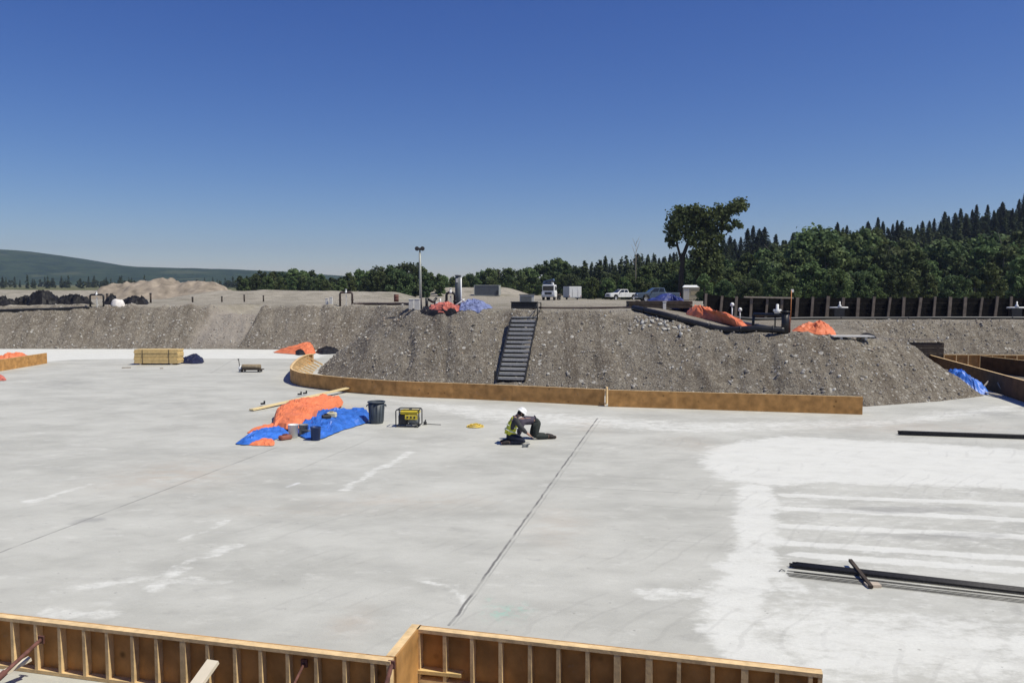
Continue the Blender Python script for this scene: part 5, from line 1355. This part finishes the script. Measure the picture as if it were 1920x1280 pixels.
# enclosed trailer
p = A(1078, 150)
r = thing('enclosed_trailer', 'white enclosed box trailer seen from its end beside the boom truck', 'trailer', p, R(12))
MB().box((0, 1.8, 1.42), (2.4, 3.9, 1.95)).build('box_body', M('trailer_side', (.50, .51, .49), .5, .06, 3), r, bevel=.05)
MB().box((.0, -.165, 1.42), (2.2, .03, 1.85)).build('end_door', WHITE, r, bevel=.01)
m = MB()
for x in (-.5, .5): m.tube([(x, -.20, .55), (x, -.20, 2.25)], .02, 6)
m.build('lock_bars', RIM, r)
MB().box((0, 1.8, .40), (2.3, 3.8, .08)).build('chassis', TRIM, r); MB().box((0, -.19, .42), (2.3, .08, .12)).build('rear_bumper', RIM, r)
for s in (-1, 1):
    MB().lathe((s * 1.02, 1.9, .36), [(.2, -.11), (.34, -.11), (.36, 0), (.34, .11), (.2, .11), (.2, -.11)], 16, 'x').build('wheel', TYRE, r)
    MB().box((s * 1.05, -.19, .62), (.12, .04, .16)).build('tail_light', MATS['red_lens'], r)
# container
p = A(914, 198)
r = thing('shipping_container', 'dark grey shipping container with pale frame in front of the wood', 'container', p, R(-8))
m = MB(); pr = []
nseg = 40
for k in range(nseg):
    x = -2.9 + 5.8 * k / nseg; o_ = -.03 if k % 2 else 0
    pr += [(x, -1.2 + o_), (x + 5.8 / nseg * .8, -1.2 + o_)]
vs = [(x, y, .18) for x, y in pr] + [(x, y, 2.45) for x, y in pr]; n = len(pr)
m.add(vs, [(i, i + 1, n + i + 1, n + i) for i in range(n - 1)])
m.build('side_panel', CONT, r)
MB().box((0, .02, 1.31), (5.78, 2.36, 2.3)).build('shell', CONT, r)
fr = MB()
for x in (-2.96, 2.96):
    for y in (-1.19, 1.19): fr.box((x, y, 1.3), (.16, .16, 2.58))
for z in (.09, 2.52):
    for y in (-1.2, 1.2): fr.box((0, y, z), (5.76, .14, .14))
fr.build('frame', M('pale_frame', (.36, .37, .34), .6, .1, 5), r)
MB().box((3.0, 0, 1.3), (.05, 2.2, 2.3)).build('end_door', M('pale_frame', (.36, .37, .34)), r)
MB().box((2.55, -1.32, .75), (.28, .1, 1.1)).build('side_hatch', TRIM, r)
# hut
p = A(1296, 138)
r = thing('site_hut', 'small beige site hut with a white roof under the leaning tree', 'hut', p, R(-10))
MB().box((0, 0, 1.12), (2.7, 2.0, 2.1)).build('walls', BEIGE, r)
MB().loft([(-1.5, -1.15, 2.18), (1.5, -1.15, 2.18), (1.5, 1.15, 2.18), (-1.5, 1.15, 2.18)], [(-1.2, -.8, 2.55), (1.3, -.8, 2.55), (1.3, .8, 2.55), (-1.2, .8, 2.55)]).build('roof', WHITE, r, bevel=.05)
MB().box((-.85, -1.01, 1.05), (.85, .04, 1.85)).build('door', M('pale_door', (.60, .56, .48), .6, .06, 5), r)
MB().box((-.45, -1.04, 1.12), (.04, .02, 1.9)).build('corner_trim', WHITE, r); MB().box((.55, -1.012, 1.35), (1.35, .03, .9)).build('window', M('tan_shutter', (.40, .33, .20), .7, .1, 5), r)
MB().box((0, 0, .04), (2.8, 2.1, .08)).build('skid', DARKWOOD, r)

# ------------------------------------------------------------------ people
def skinned(name, joints, edges, radii, mat, parent, root=0, sub=2):
    me = bpy.data.meshes.new(name); bm = bmesh.new()
    sl = bm.verts.layers.skin.verify()
    vs_ = [bm.verts.new(j) for j in joints]
    for a_, b_ in edges: bm.edges.new((vs_[a_], vs_[b_]))
    for i, v_ in enumerate(vs_):
        rr = radii[i]; v_[sl].radius = rr if isinstance(rr, tuple) else (rr, rr)
        v_[sl].use_root = (i == root)
    bm.to_mesh(me); bm.free()
    tmp = bpy.data.objects.new(name + '_tmp', me); COL.objects.link(tmp)
    md = tmp.modifiers.new('skin', 'SKIN'); md.use_smooth_shade = True
    tmp.modifiers.new('sub', 'SUBSURF').levels = sub
    dg = bpy.context.evaluated_depsgraph_get(); dg.update()
    out = bpy.data.meshes.new_from_object(tmp.evaluated_get(dg))
    bpy.data.objects.remove(tmp)
    out.materials.clear(); out.materials.append(mat)
    for p_ in out.polygons: p_.use_smooth = True
    out.name = name
    return link(name, out, parent)
def lerpv(a, b, t): return tuple(a[i] + (b[i] - a[i]) * t for i in range(3))
def person(label, loc, rz, J, top_mat, leg_mat, hat=None, vest=None, look=(1, 0, -.4)):
    """J: named joints of the pose, facing +x"""
    r = thing('person', label, 'person', loc, rz)
    names = ['pelvis', 'spine', 'chest', 'neck', 'head']
    jt, ed, rd = [], [], []
    def add(p, rr, link_to=None):
        jt.append(p); rd.append(rr)
        if link_to is not None: ed.append((link_to, len(jt) - 1))
        return len(jt) - 1
    pe = add(J['pelvis'], (.13, .10)); spn = add(J['spine'], (.125, .10), pe); ch = add(J['chest'], (.15, .105), spn); nk = add(J['neck'], .055, ch)
    hv = Vector(J['head']) - Vector(J['neck']); 
    h1 = add(tuple(Vector(J['neck']) + hv * .55), .078, nk); h2 = add(tuple(Vector(J['neck']) + hv * 1.0), .095, h1); add(tuple(Vector(J['neck']) + hv * 1.45), .075, h2)
    lk = Vector(look).normalized()
    add(tuple(Vector(J['head']) + lk * .115 - hv * .15), .016, h2)      # nose
    for s, k in ((-1, 'r'), (1, 'l')):
        sh = add(J['shoulder_' + k], .06, ch); el = add(J['elbow_' + k], .045, sh); wr = add(J['wrist_' + k], .03, el)
        ha = Vector(J['hand_' + k]); wv = Vector(J['wrist_' + k]); dv = (ha - wv).normalized(); side = Vector((0, s, 0))
        pm = add(tuple(wv + dv * .075), (.036, .018), wr)
        for f in range(4):
            b0 = wv + dv * .115 + side * (.028 - .018 * f); q0 = add(tuple(b0), .009, pm); q1 = add(tuple(b0 + dv * (.035 - .004 * abs(f - 1))), .008, q0); add(tuple(b0 + dv * .06 + Vector((0, 0, -.02))), .007, q1)
        t0 = wv + dv * .05 - side * .04; q0 = add(tuple(t0), .010, pm); add(tuple(t0 + dv * .04 - side * .015), .008, q0)
        hp = add(J['hip_' + k], .085, pe); kn = add(J['knee_' + k], .06, hp); an = add(J['ankle_' + k], .042, kn); add(J['toe_' + k], (.04, .03), an)
    skinned('body', jt, ed, rd, SKIN, r)
    # trousers
    jt, ed, rd = [], [], []
    pe = add(J['pelvis'], (.165, .135)); add(tuple(Vector(J['pelvis']).lerp(Vector(J['spine']), .45)), (.155, .125), pe)
    for k in 'rl':
        hp = add(J['hip_' + k], .115, pe); md = add(lerpv(J['hip_' + k], J['knee_' + k], .5), .10, hp); kn = add(J['knee_' + k], .082, md); md2 = add(lerpv(J['knee_' + k], J['ankle_' + k], .45), .078, kn); add(lerpv(J['knee_' + k], J['ankle_' + k], .92), .06, md2)
    skinned('trousers', jt, ed, rd, leg_mat, r)
    # shirt with sleeves
    jt, ed, rd = [], [], []
    b0 = add(tuple(Vector(J['pelvis']).lerp(Vector(J['spine']), .4)), (.165, .135)); s1 = add(J['spine'], (.16, .135), b0); c1 = add(J['chest'], (.175, .135), s1); add(tuple(Vector(J['chest']).lerp(Vector(J['neck']), .7)), .085, c1)
    for k in 'rl':
        sh = add(J['shoulder_' + k], .085, c1); el = add(J['elbow_' + k], .065, sh); add(lerpv(J['elbow_' + k], J['wrist_' + k], .8), .05, el)
    skinned('shirt', jt, ed, rd, top_mat, r, root=1)
    if vest:
        jt, ed, rd = [], [], []
        b0 = add(tuple(Vector(J['pelvis']).lerp(Vector(J['spine']), .55)), (.185, .155)); s1 = add(J['spine'], (.18, .155), b0); c1 = add(J['chest'], (.195, .155), s1); add(tuple(Vector(J['chest']).lerp(Vector(J['neck']), .6)), (.13, .1), c1)
        for k in 'rl': add(lerpv(J['chest'], J['shoulder_' + k], .8), .10, c1)
        v_ = skinned('vest', jt, ed, rd, vest, r, root=1)
        for a_, b_, t_ in (('spine', 'chest', -.25), ('spine', 'chest', .35)):
            a0 = Vector(J[a_]); d0 = (Vector(J[b_]) - a0); c0 = a0 + d0 * t_; u0 = d0.normalized(); sx_ = Vector((0, 1, 0)); f0 = sx_.cross(u0)
            ring = [c0 + sx_ * (.182 * math.cos(q_)) + f0 * (.158 * math.sin(q_)) for q_ in np.linspace(0, 6.283, 22)]
            MB().tube(ring, .014, 6).build('reflective_band', M('silver_band', (.75, .76, .72), .35, .05, 6), r)
    for k in 'rl':
        jt, ed, rd = [], [], []
        a0 = add(lerpv(J['knee_' + k], J['ankle_' + k], .85), .062); a1 = add(J['ankle_' + k], .062, a0); a2 = add(lerpv(J['ankle_' + k], J['toe_' + k], .6), .05, a1); add(J['toe_' + k], .042, a2)
        skinned('boot', jt, ed, rd, BOOT, r, sub=1)
    up = hv.normalized(); c = Vector(J['head']) + up * .025; rot = Vector((0, 0, 1)).rotation_difference((up - lk * .25).normalized()).to_matrix()
    def dome(name, prof, mat):
        m = MB().lathe((0, 0, 0), prof, 18); m.v = [tuple(c + rot @ Vector(q)) for q in m.v]; return m.build(name, mat, r)
    dome('hair', [(.098, -.08), (.107, -.02), (.104, .04), (.08, .09), (.04, .112), (0, .117)], HAIR)
    if hat:
        hh = dome('hard_hat', [(.165, .018), (.165, .03), (.128, .035), (.124, .08), (.095, .125), (.05, .148), (0, .153)], hat)
    # eyes, ears
    m = MB()
    sidev = lk.cross(up).normalized()
    for s in (-1, 1):
        e = Vector(J['head']) + lk * .092 + sidev * s * .033 + up * .01; m.lathe(e, [(0, -.012), (.012, 0), (0, .012)], 8)
    m.build('eyes', TRIM, r)
    m = MB()
    for s in (-1, 1):
        e = Vector(J['head']) + sidev * s * .098; m.lathe(e, [(0, -.032), (.016, -.015), (.018, .012), (0, .032)], 8)
    m.build('ears', SKIN, r)
    return r
J1 = dict(pelvis=(0, 0, .27), spine=(.05, 0, .42), chest=(.13, 0, .62), neck=(.22, 0, .76), head=(.32, 0, .84),
          hip_r=(.0, -.11, .24), hip_l=(.0, .11, .24), knee_r=(.40, -.17, .09), knee_l=(.40, .17, .09), ankle_r=(-.06, -.13, .075), ankle_l=(-.06, .13, .075), toe_r=(-.25, -.13, .045), toe_l=(-.25, .13, .045),
          shoulder_r=(.15, -.21, .68), shoulder_l=(.15, .21, .68), elbow_r=(.30, -.26, .46), elbow_l=(.32, .25, .46), wrist_r=(.50, -.16, .28), wrist_l=(.52, .13, .26), hand_r=(.58, -.13, .22), hand_l=(.6, .1, .2))
p = P(955, 832); person('kneeling worker in a yellow vest and white hard hat', p, R(8), J1, M('dark_sleeve', (.05, .05, .055), .9, .2, 12), DENIM, hat=WHITE, vest=VEST, look=(1, 0, -.5))
J2 = dict(pelvis=(0, 0, .50), spine=(.20, 0, .56), chest=(.42, 0, .53), neck=(.55, 0, .50), head=(.65, 0, .45),
          hip_r=(.0, -.11, .46), hip_l=(.0, .11, .46), knee_r=(.12, -.14, .09), knee_l=(.06, .14, .09), ankle_r=(-.34, -.12, .075), ankle_l=(-.38, .12, .075), toe_r=(-.52, -.12, .045), toe_l=(-.56, .12, .045),
          shoulder_r=(.44, -.19, .50), shoulder_l=(.44, .19, .50), elbow_r=(.46, -.25, .27), elbow_l=(.50, .25, .28), wrist_r=(.50, -.19, .075), wrist_l=(.58, .19, .085), hand_r=(.60, -.18, .03), hand_l=(.66, .18, .03))
p = P(1006, 822); person('worker in dark grey-violet clothes on hands and knees facing the vested worker', p, R(188), J2, SHIRT, OLIVE, hat=None, look=(.6, 0, -.8))
p = P(1020, 822); o = MB().box((p.x + .12, p.y, .05), (.34, .16, .08), rz=.1).build('tool_pouch', M('plum_pouch', (.16, .06, .07), .8, .25, 10), bevel=.025); tag(o, 'reddish tool pouch on the slab behind the crouching worker', 'pouch')
p = P(985, 838); m = MB().box((p.x, p.y, .035), (.16, .05, .06), rz=.4).tube([(p.x + .03, p.y, .05), (p.x + .12, p.y - .06, .1)], .015, 6); o = m.build('hand_tool', GREYBOX); tag(o, 'small grey hand tool on the slab at the knees of the vested worker', 'tool')

# ------------------------------------------------------------------ haze: far things fade to blue
def haze():
    m = bpy.data.materials.new('air'); m.use_nodes = True
    n = m.node_tree.nodes; l = m.node_tree.links
    n.remove(n['Principled BSDF'])
    v = n.new('ShaderNodeVolumePrincipled'); v.inputs['Color'].default_value = (.62, .74, .95, 1); v.inputs['Density'].default_value = .00013; v.inputs['Anisotropy'].default_value = .2
    l.new(v.outputs[0], n['Material Output'].inputs['Volume'])
    o = MB().box((-300, 2000, 110), (7200, 4800, 264)).build('haze', m); tag(o, 'thin pale blue haze over the plain', 'haze', kind='stuff')
haze()
